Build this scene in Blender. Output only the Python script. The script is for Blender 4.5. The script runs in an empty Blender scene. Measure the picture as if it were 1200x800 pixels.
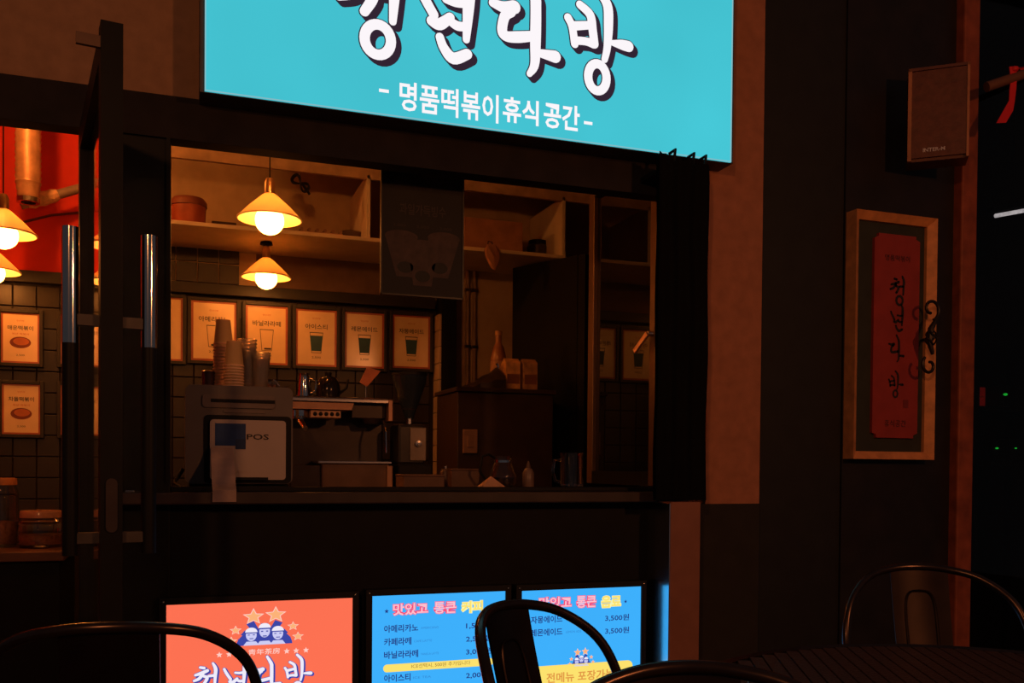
import bpy, bmesh, math, random
from mathutils import Vector, Matrix
random.seed(7)
PI = math.pi
scene = bpy.context.scene
C = scene.collection

# ------------------------------------------------------------------ camera
# level-ish phone camera at seated eye height, picture cropped from a taller frame (lens shift)
F = 1100.0; CY = 565.25
CAM = Vector((0.0, -2.75, 1.07))
YAW, PITCH, ROLL = math.radians(19.682), math.radians(-0.9532), math.radians(0.48)
fw = Vector((math.sin(YAW)*math.cos(PITCH), math.cos(YAW)*math.cos(PITCH), math.sin(PITCH)))
r0 = Vector((math.cos(YAW), -math.sin(YAW), 0)); u0 = r0.cross(fw)
RT = r0*math.cos(ROLL) + u0*math.sin(ROLL); UP = -r0*math.sin(ROLL) + u0*math.cos(ROLL)
cd = bpy.data.cameras.new('camera'); cam = bpy.data.objects.new('camera', cd); C.objects.link(cam)
cd.sensor_fit = 'HORIZONTAL'; cd.sensor_width = 36.0; cd.lens = 36.0*F/1200.0
cd.shift_y = (CY-400.0)/1200.0; cd.clip_start = 0.02
M = Matrix((RT, UP, -fw)).transposed().to_4x4(); M.translation = CAM
cam.matrix_world = M
scene.camera = cam

# ------------------------------------------------------------------ world, light, exposure
w = bpy.data.worlds.new('night'); scene.world = w; w.use_nodes = True
bgn = w.node_tree.nodes['Background']; bgn.inputs[0].default_value = (0.030, 0.027, 0.029, 1); bgn.inputs[1].default_value = 0.9
vs = scene.view_settings
vs.view_transform = 'Standard'; vs.look = 'None'; vs.exposure = 0.0; vs.gamma = 1.0; vs.use_curve_mapping = False

def fill_light(name, loc, power, col, radius):
    l = bpy.data.lights.new(name, 'POINT'); l.energy = power; l.color = col; l.shadow_soft_size = radius
    o = bpy.data.objects.new(name, l); C.objects.link(o); o.location = loc; return o
# unseen warm point lights added behind the seats to light the facade
fill_light('terrace_fill_light', (-0.9, -3.6, 2.35), 62, (1.0, 0.36, 0.11), 0.08)
fill_light('terrace_fill_light', (2.1, -3.4, 2.1), 62, (1.0, 0.33, 0.10), 0.08)

# ------------------------------------------------------------------ helpers
def ray(px, py):
    return fw + RT*((px-600.0)/F) + UP*((CY-py)/F)
def at(px, py, Y):                       # point of the plane y = Y seen there
    d = ray(px, py); return CAM + d*((Y-CAM.y)/d.y)
def atz(px, py, Z):                      # point of the plane z = Z seen there
    d = ray(px, py); return CAM + d*((Z-CAM.z)/d.z)
def X(px, Y, py=400): return at(px, py, Y).x
def Z(px, py, Y): return at(px, py, Y).z

MATS = {}
def mat(name, col, rough=0.6, metal=0.0, var=0.25, scale=14.0, bump=0.0, emis=None, estr=0.0, alpha=1.0, trans=0.0, spec=0.5, ior=1.45, coords='Object'):
    if name in MATS: return MATS[name]
    m = bpy.data.materials.new(name); m.use_nodes = True
    nt = m.node_tree; b = nt.nodes['Principled BSDF']
    b.inputs['Roughness'].default_value = rough; b.inputs['Metallic'].default_value = metal
    b.inputs['Specular IOR Level'].default_value = spec
    b.inputs['Transmission Weight'].default_value = trans; b.inputs['IOR'].default_value = ior
    b.inputs['Alpha'].default_value = alpha
    tc = nt.nodes.new('ShaderNodeTexCoord'); nz = nt.nodes.new('ShaderNodeTexNoise')
    nz.inputs['Scale'].default_value = scale; nz.inputs['Detail'].default_value = 4
    nt.links.new(tc.outputs[coords], nz.inputs['Vector'])
    rp = nt.nodes.new('ShaderNodeValToRGB')
    c = Vector(col)
    rp.color_ramp.elements[0].position = 0.3; rp.color_ramp.elements[1].position = 0.7
    rp.color_ramp.elements[0].color = (*(c*(1-var)), 1); rp.color_ramp.elements[1].color = (*[min(1, v) for v in c*(1+var*0.6)], 1)
    nt.links.new(nz.outputs['Fac'], rp.inputs[0]); nt.links.new(rp.outputs[0], b.inputs['Base Color'])
    if bump:
        bp = nt.nodes.new('ShaderNodeBump'); bp.inputs['Strength'].default_value = bump; bp.inputs['Distance'].default_value = 0.01
        nt.links.new(nz.outputs['Fac'], bp.inputs['Height']); nt.links.new(bp.outputs[0], b.inputs['Normal'])
    if emis:
        b.inputs['Emission Color'].default_value = (*emis, 1); b.inputs['Emission Strength'].default_value = estr
    MATS[name] = m; return m
def s2l(r, g, b):
    f = lambda v: ((v/255+0.055)/1.055)**2.4 if v > 10 else v/255/12.92
    return (f(r), f(g), f(b))
def lit(name, rgb, k=1.0, var=0.06, scale=3.0):     # backlit print / screen / lamp
    if name in MATS: return MATS[name]
    m = bpy.data.materials.new(name); m.use_nodes = True; nt = m.node_tree
    for n in list(nt.nodes): nt.nodes.remove(n)
    o = nt.nodes.new('ShaderNodeOutputMaterial'); e = nt.nodes.new('ShaderNodeEmission')
    tc = nt.nodes.new('ShaderNodeTexCoord'); nz = nt.nodes.new('ShaderNodeTexNoise'); nz.inputs['Scale'].default_value = scale
    mr = nt.nodes.new('ShaderNodeMapRange'); mr.inputs['To Min'].default_value = k*(1-var); mr.inputs['To Max'].default_value = k*(1+var)
    nt.links.new(tc.outputs['Object'], nz.inputs['Vector']); nt.links.new(nz.outputs['Fac'], mr.inputs['Value'])
    e.inputs[0].default_value = (*s2l(*rgb), 1); nt.links.new(mr.outputs[0], e.inputs[1]); nt.links.new(e.outputs[0], o.inputs[0])
    MATS[name] = m; return m

OFF = {}
class MB:
    def __init__(s): s.v = []; s.f = []
    def add(s, vs_, fs):
        n = len(s.v); s.v += [Vector(p) for p in vs_]; s.f += [tuple(i+n for i in f) for f in fs]; return s
    def box(s, x0, x1, y0, y1, z0, z1):
        return s.add([(x0,y0,z0),(x1,y0,z0),(x1,y1,z0),(x0,y1,z0),(x0,y0,z1),(x1,y0,z1),(x1,y1,z1),(x0,y1,z1)],
                     [(0,3,2,1),(4,5,6,7),(0,1,5,4),(1,2,6,5),(2,3,7,6),(3,0,4,7)])
    def bbox(s, x0, x1, y0, y1, z0, z1, b=0.005):       # box with chamfered edges
        bm = bmesh.new(); bmesh.ops.create_cube(bm, size=1)
        for v in bm.verts: v.co = Vector(((x0+x1)/2+v.co.x*(x1-x0), (y0+y1)/2+v.co.y*(y1-y0), (z0+z1)/2+v.co.z*(z1-z0)))
        bmesh.ops.bevel(bm, geom=bm.edges[:], offset=b, segments=2, affect='EDGES', profile=0.5)
        bm.verts.index_update(); s.add([v.co.copy() for v in bm.verts], [[v.index for v in f.verts] for f in bm.faces]); bm.free(); return s
    def obox(s, c, ax, ay, az):                          # oriented box: centre + half axes
        c, ax, ay, az = map(Vector, (c, ax, ay, az))
        return s.add([c+ax*i+ay*j+az*k for k in (-1,1) for i, j in ((-1,-1),(1,-1),(1,1),(-1,1))],
                     [(0,3,2,1),(4,5,6,7),(0,1,5,4),(1,2,6,5),(2,3,7,6),(3,0,4,7)])
    def lathe(s, prof, c=(0,0,0), n=24, axis='z', sx=1, sy=1):
        c = Vector(c); k = len(prof); vs_ = []
        for i in range(n):
            a = 2*PI*i/n
            for r, z in prof:
                p = (r*math.cos(a)*sx, r*math.sin(a)*sy, z)
                if axis == 'y': p = (p[0], z, p[1])
                if axis == 'x': p = (z, p[0], p[1])
                vs_.append(c+Vector(p))
        fs = [(i*k+j, ((i+1)%n)*k+j, ((i+1)%n)*k+j+1, i*k+j+1) for i in range(n) for j in range(k-1)]
        return s.add(vs_, fs)
    def tube(s, pts, r, n=10, closed=False, caps=True):
        pts = [Vector(p) for p in pts]; m = len(pts); R = r if isinstance(r, (list, tuple)) else [r]*m
        vs_ = []; prev = None
        for i, p in enumerate(pts):
            a = pts[(i-1) % m] if (closed or i > 0) else p; b = pts[(i+1) % m] if (closed or i < m-1) else p
            t = (b-a).normalized()
            if prev is None:
                ref = Vector((0,0,1)) if abs(t.z) < 0.9 else Vector((1,0,0)); nn = t.cross(ref).normalized()
            else:
                nn = (prev - t*prev.dot(t)).normalized()
            prev = nn; bb = t.cross(nn)
            for j in range(n):
                q = 2*PI*j/n; vs_.append(p+(nn*math.cos(q)+bb*math.sin(q))*R[i])
        fs = [(i*n+j, i*n+(j+1)%n, ((i+1)%m)*n+(j+1)%n, ((i+1)%m)*n+j) for i in range(m if closed else m-1) for j in range(n)]
        if caps and not closed: fs += [tuple(reversed(range(n))), tuple((m-1)*n+j for j in range(n))]
        return s.add(vs_, fs)
    def prism(s, poly, y0, y1):                          # polygon in x,z extruded along y
        n = len(poly)
        return s.add([(x, y0, z) for x, z in poly]+[(x, y1, z) for x, z in poly],
                     [tuple(range(n)), tuple(reversed(range(n, 2*n)))]+[(i, n+i, n+(i+1)%n, (i+1)%n) for i in range(n)])
    def flat(s, poly, y):                                # printed shape lying in an x,z plane
        return s.add([(x, y, z) for x, z in poly], [tuple(range(len(poly)))])
    def build(s, name, m, parent=None, smooth=False, world=True):
        me = bpy.data.meshes.new(name)
        off = OFF.get(parent.name, Vector()) if (parent and world) else Vector()
        base = Vector()
        if parent is None:                               # origin at the base of a thing made of one mesh
            lo = [min(v[i] for v in s.v) for i in range(3)]; hi = [max(v[i] for v in s.v) for i in range(3)]
            base = Vector(((lo[0]+hi[0])/2, (lo[1]+hi[1])/2, lo[2])); off = base
        me.from_pydata([v-off for v in s.v], [], s.f); me.validate()
        bm = bmesh.new(); bm.from_mesh(me); bmesh.ops.recalc_face_normals(bm, faces=bm.faces[:]) if len(s.f) > 1 else None; bm.to_mesh(me); bm.free()
        if smooth:
            for p in me.polygons: p.use_smooth = True
            try: me.set_sharp_from_angle(angle=math.radians(40))
            except Exception: pass
        me.materials.append(m)
        o = bpy.data.objects.new(name, me); C.objects.link(o); o.location = base
        if parent: o.parent = parent
        OFF[o.name] = off
        return o
def tag(o, label, cat, group=None, kind=None):
    o['label'] = label; o['category'] = cat
    if group: o['group'] = group
    if kind: o['kind'] = kind
    return o
def struct(o, label, cat='structure'):
    o['kind'] = 'structure'; o['label'] = label; o['category'] = cat; return o
def thing(name, label, cat, loc=(0,0,0), group=None, rz=0):
    o = bpy.data.objects.new(name, None); C.objects.link(o); o.empty_display_size = 0.05
    o.location = loc; o.rotation_euler = (0, 0, rz); OFF[o.name] = Vector(loc)
    tag(o, label, cat, group); return o
def dup(o, parent=None):
    c = o.copy(); C.objects.link(c); c.parent = parent; OFF[c.name] = OFF[o.name]
    for ch in list(o.children): dup(ch, c)
    return c

_tx = {}
scratch = bpy.data.scenes.new('scratch')
def text_mesh(body, bold=0.0):
    k = (body, bold)
    if k in _tx: return _tx[k]
    c = bpy.data.curves.new('t', 'FONT'); c.body = body; c.resolution_u = 2; c.offset = bold
    o = bpy.data.objects.new('t', c); scratch.collection.objects.link(o)
    with bpy.context.temp_override(scene=scratch, view_layer=scratch.view_layers[0]):
        me = bpy.data.meshes.new_from_object(o.evaluated_get(bpy.context.evaluated_depsgraph_get()))
    vs_ = [(v.co.x, v.co.y) for v in me.vertices]; fs = [tuple(p.vertices) for p in me.polygons]
    bpy.data.objects.remove(o); bpy.data.curves.remove(c); bpy.data.meshes.remove(me)
    x0 = min(v[0] for v in vs_); x1 = max(v[0] for v in vs_); y0 = min(v[1] for v in vs_); y1 = max(v[1] for v in vs_)
    _tx[k] = ([((x-x0)/(x1-x0), (y-y0)/(y1-y0)) for x, y in vs_], fs); return _tx[k]
def text(body, x0, x1, z0, z1, y, m, parent, bold=0.0, name='lettering', mb=None):
    vs_, fs = text_mesh(body, bold)
    b = mb or MB(); b.add([(x0+(x1-x0)*u, y, z0+(z1-z0)*v) for u, v in vs_], fs)
    return b.build(name, m, parent) if mb is None else b
def smoothpath(pts, k=6):                                # Catmull-Rom through (x, z, w)
    out = []; n = len(pts)
    for i in range(n-1):
        p0, p1, p2, p3 = pts[max(i-1,0)], pts[i], pts[i+1], pts[min(i+2,n-1)]
        for j in range(k):
            t = j/k
            out.append(tuple(0.5*((2*b)+(-a+c)*t+(2*a-5*b+4*c-d)*t*t+(-a+3*b-3*c+d)*t**3) for a, b, c, d in zip(p0,p1,p2,p3)))
    out.append(tuple(pts[-1])); return out
def brush(mb, pts, y, grow=0.0, dx=0.0, dz=0.0, closed=False):    # brush stroke (x, z, width) as a flat ribbon with round ends
    P = pts if closed else (smoothpath(pts) if len(pts) > 2 else [tuple(a+(b-a)*t/4 for a, b in zip(*pts)) for t in range(5)])
    n = len(P); L = []; Rr = []
    for i, (x, z, w_) in enumerate(P):
        a = P[(i-1) % n] if (closed or i) else P[i]; b = P[(i+1) % n] if (closed or i < n-1) else P[i]
        tx, tz = b[0]-a[0], b[1]-a[1]; l = math.hypot(tx, tz) or 1; nx, nz = -tz/l, tx/l; h = w_/2+grow
        L.append((x+dx+nx*h, y, z+dz+nz*h)); Rr.append((x+dx-nx*h, y, z+dz-nz*h))
    fs = [(i, (i+1) % n, n+(i+1) % n, n+i) for i in range(n if closed else n-1)]
    mb.add(L+Rr, fs)
    if not closed:
        for x, z, w_ in (P[0], P[-1]):
            h = w_/2+grow; mb.flat([(x+dx+h*math.cos(2*PI*i/14), z+dz+h*math.sin(2*PI*i/14)) for i in range(14)], y)
def ringpath(cx, cz, rx, rz_, w_, n=28):
    return [(cx+rx*math.cos(2*PI*i/n), cz+rz_*math.sin(2*PI*i/n), w_) for i in range(n)]
def star(cx, cz, r, k=0.45):
    return [(cx+(r if i % 2 == 0 else r*k)*math.sin(PI*i/5), cz+(r if i % 2 == 0 else r*k)*math.cos(PI*i/5)) for i in range(10)]
def ell(cx, cz, rx, rz_, n=20, a0=0, a1=2*PI):
    full = abs(a1-a0-2*PI) < 1e-6
    return [(cx+rx*math.cos(a0+(a1-a0)*i/(n if full else n-1)), cz+rz_*math.sin(a0+(a1-a0)*i/(n if full else n-1))) for i in range(n)]
def rrect(x0, x1, z0, z1, r, n=5):
    p = []
    for cx, cz, a in ((x1-r, z1-r, 0), (x0+r, z1-r, PI/2), (x0+r, z0+r, PI), (x1-r, z0+r, 1.5*PI)):
        p += [(cx+r*math.cos(a+PI/2*i/n), cz+r*math.sin(a+PI/2*i/n)) for i in range(n+1)]
    return p

# ------------------------------------------------------------------ materials
plaster = mat('facade_plaster', (0.36, 0.20, 0.12), 0.9, var=0.12, scale=30, bump=0.15)
pier_m = mat('pier_paint', (0.42, 0.17, 0.10), 0.85, var=0.15, scale=25, bump=0.1)
dark_base = mat('dark_base_paint', (0.022, 0.018, 0.016), 0.8, var=0.2)
beam_m = mat('dark_brown_beam', (0.022, 0.017, 0.018), 0.7, var=0.3, spec=0.2)
black_metal = mat('black_metal', (0.008, 0.0078, 0.0085), 0.5, 0.0, var=0.2, spec=0.22)
black_board = mat('black_counter_board', (0.008, 0.008, 0.011), 0.55, var=0.2, spec=0.2)
inner_wall = mat('inner_plaster', (0.52, 0.38, 0.24), 0.9, var=0.15, scale=9, bump=0.05)
red_wall = mat('red_paint', (0.75, 0.035, 0.012), 0.75, var=0.15, scale=6)
ceil_m = mat('inner_ceiling', (0.42, 0.30, 0.2), 0.9)
floor_m = mat('terrace_floor', (0.07, 0.06, 0.055), 0.7, var=0.4, scale=8, bump=0.2)
tile_m = mat('dark_glazed_tile', (0.020, 0.013, 0.0105), 0.42, var=0.35, scale=5)
grout_m = mat('grout', (0.016, 0.011, 0.009), 0.9)
pale_tile = mat('pale_tile', (0.45, 0.34, 0.24), 0.35, var=0.15)
wood_lit = mat('orange_wood', (0.50, 0.20, 0.075), 0.55, var=0.35, scale=22, bump=0.1)
shelf_m = mat('white_board', (0.72, 0.60, 0.45), 0.6, var=0.08)
steel = mat('brushed_steel', (0.55, 0.52, 0.5), 0.25, 1.0, var=0.08)
chrome = mat('chrome', (0.8, 0.78, 0.76), 0.09, 1.0, var=0.03)
gun = mat('gunmetal_chair', (0.06, 0.04, 0.036), 0.26, 0.85, var=0.2, scale=30)
gun_sheet = mat('gunmetal_sheet', (0.024, 0.015, 0.014), 0.36, 0.8, var=0.2, scale=20)
glass = mat('clear_glass', (1, 1, 1), 0.0, trans=1.0, var=0.0, ior=1.45)
pane_m = mat('dark_tinted_pane', (0.55, 0.5, 0.48), 0.0, trans=1.0, var=0.0, ior=1.3)
paper = mat('poster_paper', (0.80, 0.60, 0.36), 0.16, var=0.06)
ink = mat('dark_ink', (0.04, 0.03, 0.03), 0.6)
ink_red = mat('red_ink', (0.5, 0.06, 0.03), 0.6)
frame_blk = mat('black_frame', (0.02, 0.017, 0.016), 0.5)
teal_ink = mat('teal_ink', (0.03, 0.09, 0.11), 0.6)
def paper_cup_mat():
    m = mat('paper_cup', (0.90, 0.66, 0.34), 0.6, var=0.05); nt = m.node_tree; b = nt.nodes['Principled BSDF']
    o_ = [n for n in nt.nodes if n.type == 'OUTPUT_MATERIAL'][0]; tr = nt.nodes.new('ShaderNodeBsdfTranslucent'); tr.inputs[0].default_value = (0.9, 0.7, 0.4, 1)
    mx = nt.nodes.new('ShaderNodeMixShader'); mx.inputs[0].default_value = 0.45
    nt.links.new(b.outputs[0], mx.inputs[1]); nt.links.new(tr.outputs[0], mx.inputs[2]); nt.links.new(mx.outputs[0], o_.inputs[0]); return m
pcup = paper_cup_mat()
plastic_clear = mat('clear_plastic', (0.95, 0.9, 0.85), 0.06, trans=0.92, var=0.0, ior=1.3)
grey_plastic = mat('grey_plastic', (0.16, 0.13, 0.125), 0.5, var=0.08)
white_plastic = mat('white_plastic', (0.52, 0.42, 0.40), 0.42, var=0.04)

# ------------------------------------------------------------------ setting
szl_b = Z(202, 262, 1.60)-0.002
GY = 2.07                                                 # back wall of the kitchen
zc = 2.70                                                 # inner ceiling
o = MB().box(-6, 8, -7, 0.0, -0.1, 0).build('floor', floor_m); struct(o, 'dark paved terrace floor in front of the shop', 'floor')
o = MB().box(-2.2, 4.2, 0.0, 3.2, -0.1, 0.0).build('floor_inside', mat('inner_floor', (0.12, 0.08, 0.06), 0.5)); struct(o, 'dark brown floor inside the shop', 'floor')
o = MB().box(-2.2, 2.7, 0.12, 2.3, zc, zc+0.1).build('ceiling', ceil_m); struct(o, 'plain ceiling above the kitchen and doorway', 'ceiling')
hz0 = Z(445, 199, 0.05); hz1 = Z(0, 88, 0)                   # header beam
# plaster above the beam, all the way behind the sign
wall_front = struct(MB().box(-2.2, 1.73, 0.0, 0.12, hz1, 3.6).build('wall_front', plaster), 'brown plaster facade wall above the doorway beam', 'wall')
o = MB().box(-2.2, 1.70, -0.015, 0.05, hz0, hz1).build('trim_1', beam_m); struct(o, 'dark brown header beam under the lit sign', 'trim')
# post between the doorway and the serving window
px0, px1 = X(146, 0, 400), X(200, 0, 400)
o = thing('trim_2', 'black post between the doorway and serving window', 'trim', ((px0+px1)/2, 0.05, 0)); o['kind'] = 'structure'
MB().bbox(px0-0.05, px1, -0.01, 0.12, 0, hz0, 0.004).build('post', black_metal, o)
MB().box(px1-0.012, px1-0.002, -0.018, -0.01, 1.02, hz0).build('edge_strip', black_metal, o)
# left end of the facade beyond the doorway
o = MB().box(-2.2, -1.15, -0.01, 0.12, 0, hz0).build('wall_left', plaster); struct(o, 'plaster wall on the far side of the doorway', 'wall')
# pier to the right of the serving window
pxa, pxb = X(829, -0.02, 400), X(892, -0.02, 400); pz = Z(860, 590, -0.02)
o = thing('pillar', 'narrow brown painted pier with a dark base beside the serving window', 'pillar', ((pxa+pxb)/2, 0.05, 0)); o['kind'] = 'structure'
MB().box(pxa, pxb, -0.02, 0.14, pz, 3.6).build('upper_pier', pier_m, o)
MB().box(pxa-0.03, pxb, -0.022, 0.14, 0, pz).build('dark_base', dark_base, o)
# dark wall to the right with a seam
xs = X(990, 0.02, 300); xp = X(1120, 0.0, 400)
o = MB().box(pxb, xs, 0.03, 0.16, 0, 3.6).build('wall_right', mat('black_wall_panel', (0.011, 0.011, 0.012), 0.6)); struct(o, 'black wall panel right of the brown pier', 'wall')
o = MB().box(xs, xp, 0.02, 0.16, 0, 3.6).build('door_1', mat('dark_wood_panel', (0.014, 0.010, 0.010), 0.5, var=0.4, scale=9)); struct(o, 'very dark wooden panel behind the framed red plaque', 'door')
# wooden jamb and dark window at far right
xq = X(1138, 0.0, 400)
o = MB().bbox(xp, xq, -0.02, 0.16, 0, 3.6, 0.006).build('trim_3', mat('reddish_jamb', (0.30, 0.07, 0.03), 0.6, var=0.35, scale=18)); struct(o, 'reddish wooden jamb beside the dark window', 'trim')
wn = thing('window_1', 'dark window beyond the reddish wooden jamb', 'window', (xq+0.35, 0.06, 0)); wn['kind'] = 'structure'
MB().box(xq, xq+1.0, 0.06, 0.068, 0, 2.9).build('pane', pane_m, wn)
MB().box(xq, xq+1.0, 0.02, 0.12, 2.9, 3.6).build('window_head', black_metal, wn)
o = MB().box(xq-0.1, xq+1.2, 1.5, 1.6, 0, 3.6).build('wall_neighbour', mat('neighbour_wall', (0.05, 0.04, 0.035), 0.8)); struct(o, 'unlit wall of the room behind the dark window', 'wall')
o = MB().box(xq+1.0, xq+1.2, 0.0, 1.6, 0, 3.6).build('wall_end', dark_base); struct(o, 'dark end wall past the right window', 'wall')
o = MB().box(2.70, 2.82, 0.16, 2.3, 0, 3.6).build('wall_party', dark_base); struct(o, 'party wall between the kitchen and the next room', 'wall')
o = MB().box(2.70, xq+1.2, 0.12, 1.6, 3.0, 3.1).build('ceiling_neighbour', dark_base); struct(o, 'dark ceiling of the room behind the window', 'ceiling')
# inner shell
zt = Z(300, 343, GY)                                      # top of the tiled zone
xr = X(205, GY, 200)                                      # the red paint ends behind the post
wall_back = MB().box(-2.2, 2.7, GY, GY+0.1, 0, zc).build('wall_back', grout_m)
struct(wall_back, 'dark tiled back wall of the shop', 'wall')
xw = xr-0.10
MB().box(-2.2, xw, GY-0.012, GY, zt, zc).build('red_painted_zone', red_wall, wall_back)
MB().box(xw, 2.7, GY-0.012, GY, zt, zc).build('plaster_zone', inner_wall, wall_back)
x515 = X(515, 1.95, 400); x535 = X(535, 1.95, 400)
MB().box(x535, 2.7, GY-0.012, GY, 0, zt).build('plaster_zone', inner_wall, wall_back)
MB().bbox(-2.2, x515, GY-0.045, GY-0.012, zt-0.03, zt+0.025, 0.004).build('dark_rail', frame_blk, wall_back)
xb3 = X(300, GY, 310)
MB().box(xb3, x515, GY-0.016, GY-0.012, zt+0.025, szl_b).build('brown_band', mat('band_paint', (0.17, 0.105, 0.07), 0.8, var=0.15), wall_back)
tm = None; nt_ = 0
zb = zt-0.035
spots = [(-0.80+c_*0.098, zb-0.098*(r_+1)) for r_ in range(11) for c_ in range(22)]+[(xw+0.01+c_*0.098, zt+0.03+0.098*r_) for r_ in range(2) for c_ in range(6)]
for xx, z0 in spots:
    for _ in (0,):
        if xx+0.093 > (x515 if z0 < zt else xb3): continue
        if tm is None:
            t = MB().bbox(0, 0.093, -0.010, 0, 0, 0.093, 0.002).build('tile', tile_m, wall_back, world=False); tm = t.data
        else:
            t = bpy.data.objects.new('tile', tm); C.objects.link(t); t.parent = wall_back
        t.location = Vector((xx, GY if z0 < zt else GY-0.012, z0)) - OFF[wall_back.name]
        nt_ += 1
o = MB().box(-2.3, -2.2, 0, 2.2, 0, zc).build('wall_side', red_wall); struct(o, 'side wall of the doorway room', 'wall')
pr = thing('trim_4', 'black edged pier with pale tiles beside the drink posters', 'trim', ((x515+x535)/2, 2.0, 0)); pr['kind'] = 'structure'
MB().box(x515+0.012, x535, 1.95, GY, 0, zt+0.1).build('pier_core', black_metal, pr)
pt = None
for k in range(14):
    b = MB().bbox(x515, x515+0.012, 1.955, GY-0.002, zt-0.06-0.085*(k+1), zt-0.063-0.085*k, 0.0015); b.build('tile', pale_tile, pr)

# ------------------------------------------------------------------ sign box
SY = -0.115
sx0, sx1 = X(240, SY, 50), X(858, SY, 100); sz0 = Z(548, 148, SY); sz1 = 2.86
sign = thing('light_box_sign', 'large turquoise backlit shop sign with white brush lettering above the serving window', 'sign', ((sx0+sx1)/2, SY/2, sz0))
MB().box(sx0-0.012, sx1+0.010, SY+0.006, -0.001, sz0-0.002, sz1).build('case', mat('sign_case', (0.10, 0.065, 0.05), 0.6), sign)
def sign_face_mat():
    m = lit('turquoise_backlit', (68, 194, 209), 1.0, 0.13, 2.2); return m
MB().box(sx0, sx1, SY, SY+0.006, sz0, sz1).build('face', sign_face_mat(), sign)
edge = lit('pale_edge', (150, 205, 215), 0.8)
for a in ((sx0, sx0+0.003, sz0, sz1), (sx1-0.004, sx1, sz0, sz1), (sx0, sx1, sz0, sz0+0.003)):
    MB().box(a[0], a[1], SY-0.001, SY, a[2], a[3]).build('edge_trim', edge, sign)
white_lit = lit('white_backlit', (252, 246, 250), 1.0, 0.02); dark_lit = lit('dark_print', (50, 36, 50), 1.0, 0.0)
# brush strokes of the four syllables, measured on the sign face as (px, py, width)
SYL = [
 dict(s=[[(416,-44,8),(428,-39,9)], [(401,-22,8),(420,-24,11),(438,-28,10)], [(424,-22,10),(413,-8,10),(397,-4,8)], [(424,-14,8),(437,-4,10),(427,14,9)],
         [(442,-9,8),(458,-7,9)], [(455,-48,7),(463,-28,11),(462,-5,10),(460,26,7)]], r=[(442.5, 47, 14, 15.5, 9.5)]),
 dict(s=[[(489,-20,8),(496,-4,9),(508,18,9)], [(505,25,9),(515,29,11),(527,21,9)], [(522,0,7),(534,4,8),(546,5,8)], [(528,26,8),(536,31,9),(546,32,8)],
         [(542,-42,7),(549,-26,11),(549,0,12),(546,47,7)], [(515,44,8),(520,57,9),(531,69,11),(547,64,10)]], r=[]),
 dict(s=[[(577,4,8),(590,9,11),(602,9,13)], [(598,14,11),(591,20,10),(588,36,10),(593,43,10),(606,44,11),(622,43,10)],
         [(615,-28,8),(626,-4,11),(627.5,10,11),(627,50,11),(626,76,9),(620,87,6)], [(633,63,8),(650,67,12)]], r=[]),
 dict(s=[[(665,21,8),(670,32,8),(673,52,8)], [(679,6,8),(691,18,9),(694,36,9),(696,52,9)], [(671,31,9),(692,30,8)], [(674,48,8),(686,49,8),(695,52,9)],
         [(699,-12,8),(711,6,10),(712.5,30,10),(711,56,8),(708,70,7)], [(718,51,6),(728,53,10),(736,55,11)]], r=[(699.5, 91, 11.5, 15, 9)]),
]
PXW = (X(601, SY, 30)-X(600, SY, 30))                     # metres per pixel near the middle of the sign
def wpt(px, py, w_):
    p = at(px, py, SY); return (p.x, p.z, w_*PXW*1.16)
WS = []                                                   # strokes in metres on the sign face
for sy in SYL:
    st = [([wpt(*q) for q in s], False) for s in sy['s']]
    for cx, cy, rx, ry, w_ in sy['r']:
        c = wpt(cx, cy, w_); st.append((ringpath(c[0], c[1], rx*PXW, ry*PXW*1.02, c[2]), True))
    WS.append(st)
def draw(parent, sts, y, fn, top_m, sh_m, grow, dx, dz, eps, names=('stroke_shadow', 'stroke')):
    b = MB(); a = MB()
    for k, (st, cl) in enumerate(sts):
        P = [fn(*q) for q in st]
        for j in (0.0, 0.35, 0.7, 1.0): brush(b, P, y, grow, dx*j, dz*j, cl)
        brush(a, P, y-eps, 0, 0, 0, cl)
    if sh_m: b.build(names[0], sh_m, parent)
    a.build(names[1], top_m, parent)
for st in WS:
    draw(sign, st, SY-0.002, lambda x, z, w_: (x, z, w_), white_lit, dark_lit, 0.0032, 0.0135, -0.0125, 0.0015)
def sign_line(body, pA, pB, h_px, bold):
    a = at(*pA, SY); b_ = at(*pB, SY); h = h_px*PXW
    text(body, a.x, b_.x, (a.z+b_.z)/2-h/2, (a.z+b_.z)/2+h/2, SY-0.002, white_lit, sign, bold)
sign_line('명품떡볶이', (468, 112.5), (584, 128), 31, 0.019)
sign_line('휴식', (589, 128), (631, 133), 28, 0.024)
sign_line('공간', (637, 134), (679, 140), 29, 0.024)
for p in ((444, 104), (684, 142)):
    a = at(*p, SY); MB().box(a.x, a.x+0.028, SY-0.0025, SY-0.002, a.z-0.009, a.z).build('dash', white_lit, sign)

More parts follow.
